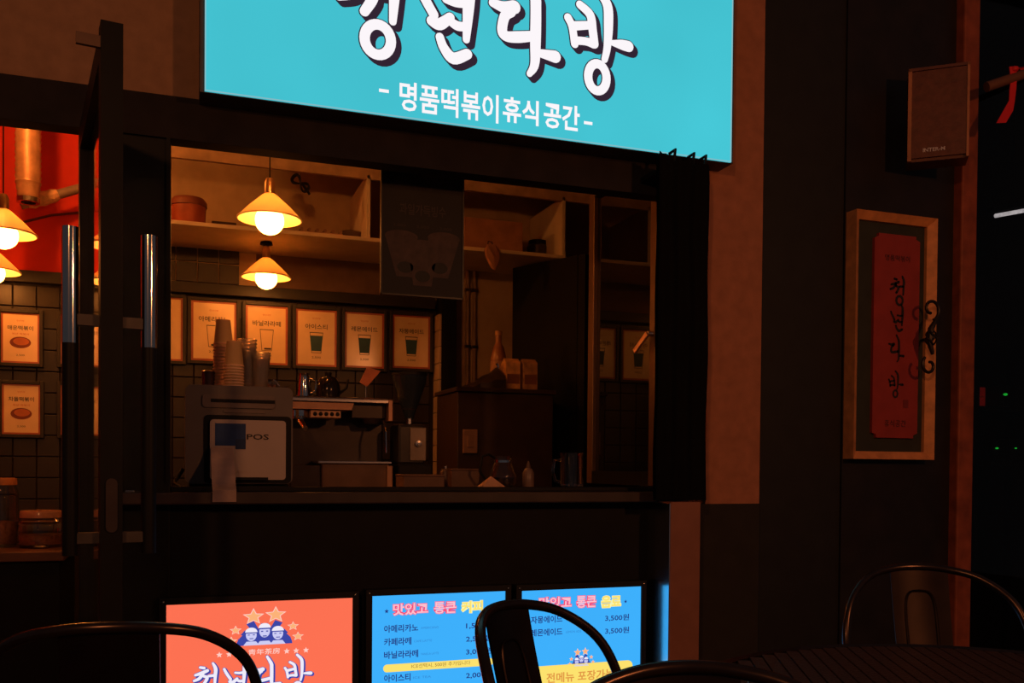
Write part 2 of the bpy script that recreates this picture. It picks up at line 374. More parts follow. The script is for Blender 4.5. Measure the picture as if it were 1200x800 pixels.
# ------------------------------------------------------------------ counter, sill, stub wall, light panels
sz = Z(480, 575, 0.0)
cx0, cx1 = px1-0.06, X(785, -0.15, 700)
counter = MB().box(px1-0.12, cx1+0.02, 0.0, 0.30, 0, sz-0.035).build('serving_counter_base', black_board)
tag(counter, 'black counter base below the serving window', 'counter')
sill = MB().bbox(px1-0.16, cx1+0.11, -0.07, 0.52, sz-0.035, sz-0.002, 0.004).build('serving_sill', mat('sill_dark', (0.05, 0.034, 0.032), 0.4)); tag(sill, 'dark ledge of the serving window', 'ledge')
kerb = MB().bbox(px1, cx1+0.2, -0.01, 0.03, sz-0.002, sz+0.012, 0.003).build('window_track', black_metal); tag(kerb, 'black bottom track along the serving window sill', 'track')
xst = X(820, -0.15, 700)
o = MB().bbox(cx1, xst, -0.15, -0.0, 0, Z(800, 588, -0.15), 0.003).build('trim_5', mat('stub_wall_paint', (0.30, 0.125, 0.085), 0.42, var=0.1, scale=20)); struct(o, 'narrow brown end panel right of the menu light panels', 'trim')
MB().box(cx1-0.003, cx1, -0.147, -0.001, 0, Z(800, 590, -0.15)).build('side_reflector', mat('satin_sheet', (0.85, 0.86, 0.88), 0.2, 1.0, var=0.05), o)  # shiny metal sheet added to mirror the blue glow of the menus

bez = mat('bezel_black', (0.012, 0.012, 0.014), 0.4)
def light_panel(pxa, pxb, pya, pyb, label, face):
    Y = -0.035
    A = at(pxa, pya, Y); B = at(pxb, pyb, Y); zt_ = (A.z+B.z)/2; z0 = 0.14
    t = thing('menu_light_box', label, 'light box', ((A.x+B.x)/2, Y, z0), 'light boxes on the counter front')
    b = MB(); e = 0.018
    for q in ((A.x-e, A.x, z0-e, zt_+e), (B.x, B.x+e, z0-e, zt_+e), (A.x, B.x, zt_, zt_+e), (A.x, B.x, z0-e, z0)):
        MB().box(q[0], q[1], Y-0.006, -0.001, q[2], q[3]).build('bezel', bez, t)
    MB().box(A.x, B.x, Y, Y+0.01, z0, zt_).build('face', face, t)
    for x in (A.x-0.008, B.x+0.008): MB().lathe([(0, -0.003), (0.0028, -0.002), (0.003, 0)], (x, Y-0.006, zt_+0.008), 8, 'y').build('screw', steel, t)
    return t, A.x, B.x, zt_, Y
L_orange = lit('orange_screen', (253, 113, 82), 1.0, 0.03); L_blue = lit('blue_screen', (62, 176, 252), 1.0, 0.03)
L_navy = lit('navy_print', (38, 52, 128), 1.0, 0.0); L_lav = lit('lavender_print', (205, 205, 245), 1.0, 0); L_star = lit('peach_print', (252, 178, 120), 1, 0)
L_pink = lit('pink_print', (250, 70, 110), 1, 0); L_pale = lit('pale_pink_print', (255, 190, 205), 1, 0); L_yel = lit('yellow_print', (253, 226, 110), 1, 0); L_paley = lit('pale_yellow_print', (255, 246, 170), 1, 0)
L_blue2 = lit('blue_print', (60, 70, 165), 1, 0); L_brown = lit('brown_print', (150, 100, 40), 1, 0); L_white = lit('soft_white_print', (240, 236, 250), 1, 0); L_pale2 = lit('pale_star_print', (255, 205, 195), 1, 0)
L_gold = lit('gold_print', (225, 150, 70), 1, 0); L_faint = lit('faint_blue_print', (50, 130, 205), 1, 0)
def emblem(t, cx, cz, s, y, starm):
    b = MB()
    for k in range(7):                                    # blue rays
        a = PI*(0.06+0.147*k); l = 1.25 if k in (2, 4) else 1.05
        b.flat([(cx+s*0.10*math.cos(a-1.2), cz+s*0.05), (cx+s*l*0.66*math.cos(a-0.13)*1.1, cz+s*l*0.72*math.sin(a-0.13)+0.02*s), (cx+s*l*0.66*math.cos(a+0.13)*1.1, cz+s*l*0.72*math.sin(a+0.13)+0.02*s), (cx-s*0.10*math.cos(a-1.2), cz+s*0.05)], y)
    b.flat(ell(cx, cz, s*0.78, s*0.60, 20, 0, PI), y-0.0002)
    b.build('emblem_rays', L_blue2, t)
    for dx, dz, r in ((-0.31, 1.02, 0.25), (0.31, 1.06, 0.25), (-0.80, 0.56, 0.14), (0.80, 0.62, 0.14), (-0.92, 0.18, 0.14), (0.94, 0.24, 0.14)):
        MB().flat(star(cx+dx*s, cz+dz*s, r*s*1.25), y-0.0004).build('emblem_star_edge', L_pale2, t)
        MB().flat(star(cx+dx*s, cz+dz*s, r*s), y-0.0006).build('emblem_star', starm, t)
    for dx, h in ((-0.37, 0.60), (0.37, 0.62), (0, 0.78)):
        b = MB(); b.flat(ell(cx+dx*s, cz+h*s*0.62, s*0.15, s*0.22), y-0.0008)
        b.flat([(cx+dx*s-0.22*s, cz), (cx+dx*s-0.13*s, cz+0.14*s), (cx+dx*s+0.13*s, cz+0.14*s), (cx+dx*s+0.22*s, cz)], y-0.0008); b.build('emblem_figure', L_lav, t)
        MB().flat(ell(cx+dx*s, cz+h*s*0.78, s*0.17, s*0.17, 14, 0, PI), y-0.0010).build('emblem_cap', L_white, t)
        b = MB(); b.box(cx+dx*s-0.16*s, cx+dx*s+0.16*s, y-0.0013, y-0.0011, cz+h*s*0.72, cz+h*s*0.78); b.box(cx+dx*s-0.05*s, cx+dx*s+0.06*s, y-0.0013, y-0.0011, cz+h*s*0.38, cz+h*s*0.43)
        for e in (-0.07, 0.07): b.box(cx+dx*s+e*s-0.03*s, cx+dx*s+e*s+0.03*s, y-0.0013, y-0.0011, cz+h*s*0.60, cz+h*s*0.65)
        b.build('emblem_lines', L_blue2, t)
def squash(t, cz, k):
    for c_ in t.children:
        if c_.name.startswith('emblem'):
            oz = OFF[c_.name].z
            for v in c_.data.vertices: v.co.z = cz-oz+(v.co.z+oz-cz)*k
def ptext(body, pA, pB, h_px, Y, m, t, bold=0.0, y=None, name='lettering'):
    a = at(*pA, Y); b_ = at(*pB, Y); h = (Z(pA[0], 700, Y)-Z(pA[0], 701, Y))*h_px; zc_ = (a.z+b_.z)/2
    return text(body, a.x, b_.x, zc_-h/2, zc_+h/2, y if y is not None else Y-0.001, m, t, bold, name)
# orange panel
t, xa, xb, zt_, Y = light_panel(195, 413, 708.5, 700, 'orange light panel with brush lettering and three figures under stars', L_orange)
p = at(310, 755, Y); emblem(t, p.x, p.z, 0.098, Y-0.001, L_star); squash(t, p.z, 0.80)
for px in (257, 268.5, 280, 336, 347, 358.5):
    q = at(px, 767-(px-257)*0.055, Y); MB().flat(star(q.x, q.z, 0.0088), Y-0.001).build('small_star', L_pale2, t)
ptext('靑年茶房', (291, 764), (328, 762), 7, Y, L_pale2, t, 0.01)
cW = [(sum(at(q[0], q[1], SY).x for s in sy['s'] for q in s)/sum(len(s) for s in sy['s'])) for sy in SYL]
c0 = at(600, 12, SY); pc = at(307, 785, Y); sc = 0.335
draw(t, [x for st in WS for x in st], Y-0.0012, lambda x, z, w_: (pc.x+(x-c0.x)*sc*1.06, pc.z+(z-c0.z)*sc*1.05, w_*sc*0.85), L_white, L_blue2, 0.0012, 0.004, -0.003, 0.0008)
# coffee panel
t, xa, xb, zt_, Y = light_panel(436, 592, 697.5, 692.5, 'blue light panel listing coffees in pink, white and navy', L_blue)
def title(t, Y, words, bold=0.05):
    for body, a, b_, m1, m2 in words:
        ptext(body, a, b_, 15, Y, m1, t, bold+0.045, Y-0.001, 'lettering_edge'); ptext(body, (a[0]+.4, a[1]), (b_[0]-.4, b_[1]), 14, Y, m2, t, bold*0.5, Y-0.0016)
title(t, Y, [('맛있고', (460, 714), (502, 712.5), L_pink, L_pale), ('통큰', (508, 712), (535, 711), L_pink, L_pale), ('커피', (540, 711.5), (566, 710), L_paley, L_yel)])
for px, py in ((453, 716), (573, 711)):
    q = at(px, py, Y); MB().flat(star(q.x, q.z, 0.007), Y-0.001).build('small_star', L_navy, t)
for nm, en, pr_, py, wd in (('아메리카노', 'AMERICANO', '1,500원', 736.5, 40), ('카페라떼', 'CAFE LATTE', '2,500원', 752, 32), ('바닐라라떼', 'VANILLA LATTE', '3,000원', 767, 40), ('아이스티', 'ICE TEA', '2,000원', 794.5, 31), ('레몬티', 'LEMON TEA', '1,500원', 809.5, 25)):
    ptext(nm, (450, py), (450+wd, py-1.3), 9, Y, L_navy, t, 0.02)
    ptext(en, (450+wd+3, py-1), (450+wd+24, py-2), 2.6, Y, L_faint, t)
    ptext(pr_, (546, py-3.5), (577, py-5), 8, Y, L_navy, t, 0.015)
a = at(449, 783, Y); b_ = at(578, 775, Y); h = 0.0115
MB().flat(rrect(a.x, b_.x, (a.z+b_.z)/2-h, (a.z+b_.z)/2+h, h*0.98), Y-0.0008).build('yellow_bar', L_yel, t)
ptext('ICE선택시, 500원 추가입니다', (482, 780), (551, 776.3), 5.2, Y, L_brown, t, 0.0, Y-0.0014)
# drinks panel
t, xa, xb, zt_, Y = light_panel(611, 751, 691, 687.5, 'blue light panel listing drinks with a yellow takeaway note', L_blue)
title(t, Y, [('맛있고', (631, 706.5), (670, 705.5), L_pink, L_pale), ('통큰', (675, 705), (699, 704.3), L_pink, L_pale), ('음료', (704, 705), (728, 704), L_paley, L_yel)])
for px, py in ((623, 708), (733, 704.5)):
    q = at(px, py, Y); MB().flat(star(q.x, q.z, 0.006), Y-0.001).build('small_star', L_navy, t)
for nm, en, py in (('자몽에이드', 'GRAPEFRUIT ADE', 726), ('레몬에이드', 'LEMON ADE', 741)):
    ptext(nm, (622, py), (659, py-1), 8.5, Y, L_navy, t, 0.02)
    ptext(en, (663, py-1), (681, py-1.6), 2.6, Y, L_faint, t)
    ptext('3,500원', (709, py-2), (737, py-3), 8, Y, L_navy, t, 0.015)
p = at(681, 780, Y); emblem(t, p.x, p.z, 0.043, Y-0.001, L_star)
a = at(618, 782, Y); b_ = at(741, 778, Y)
MB().flat(rrect(a.x, b_.x, a.z-0.085, a.z+0.002, 0.018), Y-0.0018).build('yellow_note', L_yel, t)
ptext('전메뉴 포장가능', (640, 793), (719, 790), 12, Y, L_gold, t, 0.02, Y-0.0026)

# ------------------------------------------------------------------ glass door standing open
hinge = Vector((X(104, 0.0, 300)-0.004, 0.0, 0)); near = Vector((at(131, 300, -0.68).x, -0.68, 0))
dz1 = hz0-0.006
door = thing('glass_door', 'narrow glass door standing open towards the terrace with long pull handles', 'door', (hinge.x, hinge.y, 0))
dv = (near-hinge).normalized(); dn = Vector((-dv.y, dv.x, 0)); Ld = (near-hinge).length; th = 0.021
def dpt(s_, n_, z): return hinge+dv*s_+dn*n_+Vector((0, 0, z))
def dbox(s0, s1, n0, n1, z0, z1):
    return MB().obox(dpt((s0+s1)/2, (n0+n1)/2, (z0+z1)/2), dv*(s1-s0)/2, dn*(n1-n0)/2, Vector((0, 0, (z1-z0)/2)))
dbox(0, 0.05, -th, th, 0.02, dz1).build('hinge_stile', black_metal, door)
near_st = dbox(Ld-0.05, Ld, -th, th, 0.02, dz1+0.01).build('lock_stile', black_metal, door)
dbox(0.05, Ld-0.05, -th, th, dz1-0.06, dz1).build('top_rail', black_metal, door)
dbox(0.05, Ld-0.05, -th, th, 0.02, 0.16).build('bottom_rail', black_metal, door)
dbox(0.05, Ld-0.05, -0.004, 0.004, 0.16, dz1-0.06).build('pane', mat('door_glass', (1, 1, 1), 0.0, trans=1.0, var=0.0, ior=1.05), door)
dbox(Ld-0.012, Ld-0.002, -th-0.045, -th, dz1-0.045, dz1-0.022).build('top_pivot', mat('pivot_brown', (0.16, 0.09, 0.06), 0.5), door)
for sgn in (-1, 1):
    hpx = 88 if sgn < 0 else 172
    n_ = sgn*0.0745
    zA = Z(88, 268, -0.65); zB = Z(88, 403, -0.65); zL = Z(88, 650, -0.65)
    g = MB().tube([dpt(Ld-0.03, n_, zB), dpt(Ld-0.03, n_, zA)], 0.0165, 14).build('pull_handle', chrome, door, smooth=True)
    MB().tube([dpt(Ld-0.03, n_, zL), dpt(Ld-0.03, n_, zB)], 0.0155, 14).build('grip_sleeve', black_metal, g, smooth=True)
    for zz in (Z(88, 375, -0.65), Z(88, 630, -0.65)):
        MB().obox(dpt(Ld-0.03, sgn*(th+0.024), zz), dv*0.009, dn*0.026, Vector((0, 0, 0.011))).build('handle_bracket', mat('bracket_grey', (0.12, 0.10, 0.09), 0.4, 0.6), door)
q = dpt(Ld, 0, Z(131, 592, -0.68))
b = MB(); b.prism([(x, z) for x, z in rrect(-0.011, 0.011, -0.055, 0.055, 0.0108)], -0.004, 0.002)
b.v = [q+dn*v.x+dv*(-v.y)+Vector((0, 0, v.z)) for v in b.v]; b.build('lock_plate', mat('lock_metal', (0.10, 0.07, 0.06), 0.35, 0.7), door)
o = MB().bbox(X(147, -0.012, 577), X(158, -0.012, 577), -0.022, -0.01, Z(150, 585, -0.012), Z(150, 574, -0.012), 0.002).build('post_highlight', steel); tag(o, 'small steel plate imitating a highlight on the black post', 'latch')  # bright plate shaped as a small highlight beside the door lock

# ------------------------------------------------------------------ folding window leaf and black curtain
yn = 0.135; xl = X(768, yn, 400); yf = 0.70; zl0, zl1 = sz+0.012, hz0+0.24
leaf = thing('window_leaf', 'glazed window leaf folded back at the right of the serving window', 'window', (xl, 0.1, zl0))
alu = mat('bronze_aluminium', (0.20, 0.115, 0.07), 0.38, 0.5, var=0.1)
MB().bbox(xl, xl+0.04, yf-0.05, yf, zl0, zl1, 0.003).build('rear_stile', alu, leaf)
MB().bbox(xl, xl+0.04, yn, yn+0.045, zl0, zl1, 0.003).build('front_stile', alu, leaf)
MB().box(xl, xl+0.04, yn+0.045, yf-0.05, zl1-0.06, zl1).build('top_rail', black_metal, leaf)
MB().box(xl, xl+0.04, yn+0.045, yf-0.05, zl0, zl0+0.05).build('bottom_rail', black_metal, leaf)
MB().box(xl+0.016, xl+0.022, yn+0.045, yf-0.05, zl0+0.05, zl1-0.06).build('pane', mat('leaf_glass', (0.006, 0.005, 0.005), 0.015, var=0.0, spec=0.6, ior=1.5), leaf)
ha = Vector((xl-0.02, yn+0.02, Z(764, 390, yn))); hb = Vector((xl-0.035, yn+0.085, ha.z-0.055))
hd = MB().tube([ha+Vector((0.02, 0, 0)), ha], 0.010, 12).build('handle_rose', steel, leaf, smooth=True)
lv = (hb-ha); MB().obox((ha+hb)/2, lv/2, lv.cross(Vector((1, 0, 0))).normalized()*0.009, Vector((0.005, 0, 0))).build('lever', mat('lever_bronze', (0.75, 0.42, 0.25), 0.4, 0.6), hd)
# second leaf folded behind the first
leaf2 = thing('window_leaf', 'second window leaf folded flat behind the glazed one', 'window', (xl+0.07, 0.1, zl0))
for a, b_, zz0, zz1 in ((yf-0.05, yf, zl0, zl1), (yn, yn+0.045, zl0, zl1), (yn+0.045, yf-0.05, zl1-0.06, zl1), (yn+0.045, yf-0.05, zl0, zl0+0.05)):
    MB().box(xl+0.05, xl+0.09, a, b_, zz0, zz1).build('frame_bar', black_metal, leaf2)
MB().box(xl+0.066, xl+0.072, yn+0.045, yf-0.05, zl0+0.05, zl1-0.06).build('pane', pane_m, leaf2)
# gathered black curtain hanging off the right end of the sign
CYc = -0.150
ca, cb = X(771, CYc, 400), X(829, CYc, 400); cz0 = Z(800, 586, CYc); cz1 = Z(800, 181, CYc)
cur = thing('weather_curtain', 'gathered black weather curtain hanging beside the pier below the sign', 'curtain', ((ca+cb)/2, CYc, cz0))
n = 48; b = MB(); rows = 14
for j in range(rows+1):
    for i in range(n+1):
        u = i/n; zz = cz0+(cz1-cz0)*j/rows
        if j == rows: zz += 0.004*math.sin(u*23)+0.003*math.sin(u*47+1) - 0.026*u
        b.v.append(Vector((ca+(cb-ca)*u, CYc+0.005*math.sin(u*2*PI*3+0.3*math.sin(j*0.7))+0.004*math.sin(j+u*5), zz)))
for j in range(rows):
    for i in range(n):
        a_ = j*(n+1)+i; b.f.append((a_, a_+1, a_+n+2, a_+n+1))
nv = len(b.v); b.v += [v+Vector((0, 0.02, 0)) for v in b.v]; b.f += [tuple(reversed([i+nv for i in f])) for f in b.f]
b.build('cloth', mat('black_vinyl', (0.004, 0.004, 0.005), 0.8, var=0.2, spec=0.1), cur, smooth=True)
for k, px in enumerate((790, 812, 826)):
    q = at(px, 181+(px-790)*0.2, CYc); MB().tube([q+Vector((0, 0, -0.02)), q+Vector((0.004, 0, 0.016)), q+Vector((0, 0.03, 0.012))], 0.005, 8).build('clip', black_metal, cur)
MB().box(ca, cb, -0.11, -0.022, cz1-0.06, cz1-0.045).build('hanger_bar', black_metal, cur)

# ------------------------------------------------------------------ kitchen shelf and what stands on it
SF = 1.60
szl = Z(202, 262, SF); fz = Z(202, 184, SF)
shelf = thing('wall_cabinet_shelf', 'long open wall shelf under the kitchen ceiling', 'shelf', (0.8, 1.8, szl))
sxa, sxb = X(190, SF, 260), X(664, SF, 260)
MB().bbox(sxa, sxb, SF, GY-0.013, szl, szl+0.018, 0.002).build('shelf_board', shelf_m, shelf)
MB().bbox(sxa, X(690, SF, 230)+0.1, SF, SF+0.02, fz, zc-0.002, 0.002).build('fascia', mat('fascia_board', (0.5, 0.34, 0.22), 0.8), shelf)
for pxd in (432, 661):
    x = X(pxd, SF, 240); MB().bbox(x-0.009, x+0.009, SF, GY-0.013, szl+0.018, fz+0.02, 0.002).build('divider', shelf_m, shelf)
zsh = szl+0.0185
def on_shelf(px, Yd): return Vector((X(px, Yd, 260), Yd, zsh))
# red lidded tub
p = on_shelf(221, 1.78)
t = thing('lidded_tub', 'dull red lidded tub at the left end of the wall shelf', 'tub', p)
MB().lathe([(0, 0), (0.062, 0), (0.072, 0.012), (0.075, 0.105), (0, 0.105)], p, 28).build('body', mat('red_plastic', (0.42, 0.10, 0.05), 0.5), t, smooth=True)
MB().lathe([(0, 0.106), (0.080, 0.106), (0.080, 0.125), (0.068, 0.142), (0, 0.142)], p, 28).build('lid', mat('maroon_plastic', (0.25, 0.08, 0.05), 0.5), t, smooth=True)
# low tray of rolls
p = on_shelf(375, 1.72)
t = thing('shelf_tray', 'low long tray lying on the wall shelf behind the pendant lamp', 'tray', p)
MB().bbox(p.x-0.10, p.x+0.10, p.y-0.05, p.y+0.06, p.z, p.z+0.022, 0.004).build('tray_body', mat('tray_brown', (0.42, 0.24, 0.15), 0.5), t)
for k in range(6): MB().tube([(p.x-0.09+k*0.036, p.y-0.045, p.z+0.03), (p.x-0.09+k*0.036, p.y+0.05, p.z+0.03)], 0.008, 8).build('roll', mat('tray_roll', (0.3, 0.16, 0.1), 0.6), t)
p = on_shelf(412, 1.78)
t = thing('dark_bowl', 'small dark bowl beside the shelf divider', 'bowl', p)
MB().lathe([(0, 0), (0.025, 0), (0.03, 0.006), (0.052, 0.035), (0.055, 0.055), (0.051, 0.055), (0.047, 0.036), (0.0, 0.012)], p, 24).build('bowl_body', mat('bowl_dark', (0.10, 0.06, 0.045), 0.4), t, smooth=True)
MB().lathe([(0.054, 0.053), (0.057, 0.056), (0.054, 0.059), (0.051, 0.056), (0.054, 0.053)], p, 24).build('rim', steel, t, smooth=True)
for k, (px, w_, h_, yd) in enumerate(((262, 0.11, 0.075, 1.92), (396, 0.10, 0.06, 1.94))):
    p = on_shelf(px, yd); lab = ('dark carton at the back of the shelf next to the red tub', 'dark carton at the back of the shelf near the divider')[k]
    t = thing('storage_carton', lab, 'box', p)
    MB().bbox(p.x-w_/2, p.x+w_/2, p.y-0.06, p.y+0.06, p.z, p.z+h_, 0.003).build('carton_body', mat('carton_dark', (0.12, 0.07, 0.05), 0.7), t)
    MB().box(p.x-w_/2-0.001, p.x+w_/2+0.001, p.y-0.015, p.y+0.015, p.z+h_, p.z+h_+0.001).build('tape', mat('tape', (0.3, 0.2, 0.1), 0.4), t)
# carton in the right niche
p = at(575, 289, 1.72); xa, xb = X(540, 1.72, 270), X(608, 1.72, 270)
t = thing('cardboard_box', 'plain cardboard box on the right part of the wall shelf', 'box', ((xa+xb)/2, 1.75, zsh))
hb_ = Z(600, 262, 1.70)
MB().bbox(xa, xb, 1.66, 1.90, zsh, hb_, 0.003).build('box_body', mat('kraft', (0.42, 0.20, 0.11), 0.8), t)
MB().box((xa+xb)/2-0.02, (xa+xb)/2+0.02, 1.659, 1.90, hb_, hb_+0.001).build('tape', mat('tape', (0.3, 0.2, 0.1), 0.4), t)
p = on_shelf(630, 1.85)
t = thing('storage_jar', 'dark round jar in the shadow beside the cardboard box', 'jar', p)
MB().lathe([(0, 0), (0.05, 0), (0.054, 0.01), (0.054, 0.09), (0.045, 0.1), (0, 0.1)], p, 20).build('jar_body', mat('jar_dark', (0.07, 0.05, 0.04), 0.4), t, smooth=True)
MB().lathe([(0, 0.1), (0.047, 0.1), (0.047, 0.12), (0, 0.12)], p, 20).build('lid', black_metal, t, smooth=True)
# crumpled bag hanging off the shelf edge
p = at(575, 290, SF-0.02)
t = thing('crumpled_bag', 'crumpled paper bag hanging off the shelf edge', 'bag', (p.x, p.y, p.z-0.11))
b = MB(); rr = random.Random(3)
prof = [(0.026, 0.012), (0.034, -0.01), (0.032, -0.045), (0.022, -0.08), (0.012, -0.10), (0.004, -0.108)]
for j, (r_, zz) in enumerate(prof):
    for i in range(12):
        a = 2*PI*i/12; k = r_*(0.75+0.5*rr.random()); b.v.append(Vector((p.x+k*math.cos(a)+0.02*j/5, p.y-0.005+k*0.5*math.sin(a), p.z+zz)))
for j in range(5):
    for i in range(12): b.f.append((j*12+i, j*12+(i+1) % 12, (j+1)*12+(i+1) % 12, (j+1)*12+i))
b.f.append(tuple(range(12))); b.f.append(tuple(60+i for i in range(12)))
b.build('bag_body', mat('brown_paper', (0.45, 0.22, 0.13), 0.8), t)
MB().tube([(p.x-0.012, p.y+0.012, p.z), (p.x-0.006, p.y+0.02, p.z+0.035), (p.x+0.012, p.y+0.015, p.z+0.03), (p.x+0.014, p.y+0.01, p.z)], 0.0025, 6).build('bag_tie', black_metal, t)
# knotted cable on the fascia
p = at(352, 212, SF-0.012)
b = MB()
pts = []
for k in range(90):
    a = k/89*2*PI*3
    u_ = 0.042*math.cos(a)*(1+0.1*math.sin(a*0.33)); v_ = 0.020*math.sin(2*a)*(1+0.25*math.sin(a*0.5)); pts.append((p.x+u_*0.75+v_*0.6, p.y-0.006+0.005*math.sin(a*1.7), p.z-0.012-u_*0.62+v_*0.75))
t = thing('cable_bundle', 'black knotted cable hung on the shelf fascia beside the lamp', 'cable', (p.x, p.y, p.z-0.05))
b.tube(pts, 0.0036, 6).build('cord_loops', black_metal, t, smooth=True)
MB().tube([(p.x+0.005, p.y-0.004, p.z-0.01), (p.x+0.025, p.y-0.006, p.z-0.035), (p.x+0.042, p.y-0.004, p.z-0.058)], 0.006, 8).build('plug_end', black_metal, t, smooth=True)
MB().tube([(p.x, p.y+0.012, p.z+0.03), (p.x, p.y-0.006, p.z+0.03)], 0.003, 6).build('hook', steel, t)

# ------------------------------------------------------------------ pendant lamps
shade_m = mat('enamel_shade', (0.85, 0.62, 0.30), 0.35, var=0.03)
def shade_material():
    m = bpy.data.materials.new('opal_shade'); m.use_nodes = True; nt = m.node_tree; b = nt.nodes['Principled BSDF']
    b.inputs['Base Color'].default_value = (0.92, 0.80, 0.55, 1); b.inputs['Roughness'].default_value = 0.4
    o_ = [n for n in nt.nodes if n.type == 'OUTPUT_MATERIAL'][0]
    tr = nt.nodes.new('ShaderNodeBsdfTranslucent'); tr.inputs[0].default_value = (1.0, 0.85, 0.55, 1)
    mx = nt.nodes.new('ShaderNodeMixShader'); mx.inputs[0].default_value = 0.28
    nt.links.new(b.outputs[0], mx.inputs[1]); nt.links.new(tr.outputs[0], mx.inputs[2]); nt.links.new(mx.outputs[0], o_.inputs[0]); return m
opal = shade_material()
def bulb_mat(k):
    m = bpy.data.materials.new('warm_bulb'); m.use_nodes = True; nt = m.node_tree
    for n in list(nt.nodes): nt.nodes.remove(n)
    o_ = nt.nodes.new('ShaderNodeOutputMaterial'); e = nt.nodes.new('ShaderNodeEmission'); e.inputs[0].default_value = (1.0, 0.31, 0.055, 1); e.inputs[1].default_value = k
    nt.links.new(e.outputs[0], o_.inputs[0]); return m
bulbs = bulb_mat(28)
def pendant(px, py, Y, ztop, label, R=0.112):
    p = at(px, py, Y); k = R/0.112                       # p: centre of the shade rim
    t = thing('pendant_lamp', label, 'lamp', p, 'pendant lamps inside the shop')
    sh = MB().lathe([(0.016*k, 0.088*k), (0.030*k, 0.078*k), (0.072*k, 0.040*k), (R, 0.0), (R+0.001, 0.002), (0.072*k, 0.044*k), (0.030*k, 0.082*k), (0.016*k, 0.092*k)], p, 36).build('shade', opal, t, smooth=True)
    MB().lathe([(R-0.002, -0.002), (R+0.003, -0.001), (R+0.002, 0.003), (R-0.002, 0.001), (R-0.002, -0.002)], p, 36).build('rim', shade_m, sh, smooth=True)
    MB().lathe([(0, 0.083*k), (0.019*k, 0.083*k), (0.019*k, 0.13*k), (0.012*k, 0.145*k), (0.0, 0.148*k)], p, 18).build('socket', mat('brass_socket', (0.55, 0.33, 0.16), 0.35, 0.8), t, smooth=True)
    r = 0.051*k; c = p+Vector((0, 0, -0.004*k))
    prof = [(r*math.sin(PI*i/14), -r*math.cos(PI*i/14)) for i in range(12)]+[(0.016*k, r*1.25), (0.016*k, r*1.5)]
    MB().lathe(prof, c, 24).build('bulb', bulbs, t, smooth=True)
    MB().tube([p+Vector((0, 0, 0.145*k)), (p.x, p.y, ztop)], 0.0025, 6).build('cord', black_metal, t)
    MB().lathe([(0, 0), (0.03, 0), (0.026, 0.012), (0, 0.014)], (p.x, p.y, ztop-0.0145), 16).build('ceiling_cap', black_metal, t, smooth=True)
    return p
pendant(316, 257, 0.71, zc-0.001, 'pendant lamp hanging highest in the serving window')
pendant(312, 325, 1.78, szl-0.001, 'smaller looking pendant lamp under the wall shelf above the drink posters')
pendant(4, 274, 1.15, zc-0.001, 'pendant lamp hanging in the red doorway room nearest the terrace')
pendant(-9, 318, 1.85, zc-0.001, 'pendant lamp low at the back of the red doorway room')

# bare bulbs added to brighten the inner walls, hidden behind the beam
def fill_bulb(x, y, label, k, zh=2.46):
    p = Vector((x, y, zh))
    t = thing('fill_bulb', label, 'lamp', (x, y, zh-0.12), 'bare bulbs added under the shop ceiling')
    MB().lathe([(0, 0), (0.04, 0), (0.036, -0.014), (0.022, -0.02), (0.020, -0.05), (0, -0.05)], p, 18).build('holder', black_metal, t, smooth=True)
    MB().tube([p+Vector((0, 0, -0.002)), (x, y, zc)], 0.004, 8).build('cord', black_metal, t)
    r = 0.035; prof = [(r*math.sin(PI*i/12), -r*math.cos(PI*i/12)-0.082) for i in range(11)]+[(0.013, -0.05)]
    MB().lathe(prof, p, 20).build('bulb', bulb_mat(k), t, smooth=True)
fill_bulb(0.30, 0.105, 'hidden bare bulb added behind the sign to brighten the kitchen', 380, 2.33)
fill_bulb(-0.62, 1.2, 'hidden bare bulb added to brighten the red doorway room', 300, 2.66)

# ------------------------------------------------------------------ red doorway room: duct, pipe, jars
p = at(33, 200, 1.75)
t = thing('air_duct', 'ribbed vertical air duct in the red doorway room', 'duct', (p.x, p.y, 2.3))
zlo = Z(33, 232, 1.75)
prof = []
for k in range(40):
    zz = zlo+(zc-0.001-zlo)*k/39; prof.append((0.048*(0.8+0.2*min(1, k/5))+(0.004 if k % 2 else 0), zz-p.z))
MB().lathe(prof, (p.x, p.y, p.z), 22).build('duct_tube', mat('duct_foil', (0.62, 0.34, 0.2), 0.45, 0.3, var=0.3, scale=20), t, smooth=True)
MB().lathe([(0.03, 0), (0.046, 0.0), (0.046, 0.02), (0.03, 0.02)], (p.x, p.y, zlo-0.02), 20).build('duct_collar', steel, t)
a = at(24, 240, 1.9); b_ = at(150, 205, 1.95)
t = thing('wall_pipe', 'wrapped pipe crossing the red wall behind the glass door', 'pipe', (a.x, a.y, a.z))
MB().tube([a, a.lerp(b_, 0.5), b_], 0.021, 12).build('pipe_tube', mat('pipe_grey', (0.34, 0.24, 0.2), 0.5), t, smooth=True)
c1 = a.lerp(b_, 0.06); c2 = a.lerp(b_, 0.34)
MB().tube([c1.lerp(c2, k/6) for k in range(7)], [0.022, 0.031, 0.027, 0.033, 0.029, 0.030, 0.023], 10).build('pipe_wrap', mat('pipe_foam', (0.8, 0.5, 0.3), 0.8, bump=0.4, scale=60), t)
a = at(20, 262, 2.03); m_ = at(60, 252, 2.03); b_ = at(130, 246, 2.03)
o = MB().tube([a, m_, b_], 0.006, 6).build('wall_cable', mat('dark_cable', (0.12, 0.02, 0.015), 0.6)); tag(o, 'thin dark cable running along the red wall under the pipe', 'cable')
dct_y0, dct_y1 = 0.95, 1.55
zt1 = Z(40, 641, 1.15)
t = thing('side_counter', 'dark counter in the doorway room holding glass jars', 'counter', (-0.55, 1.25, 0))
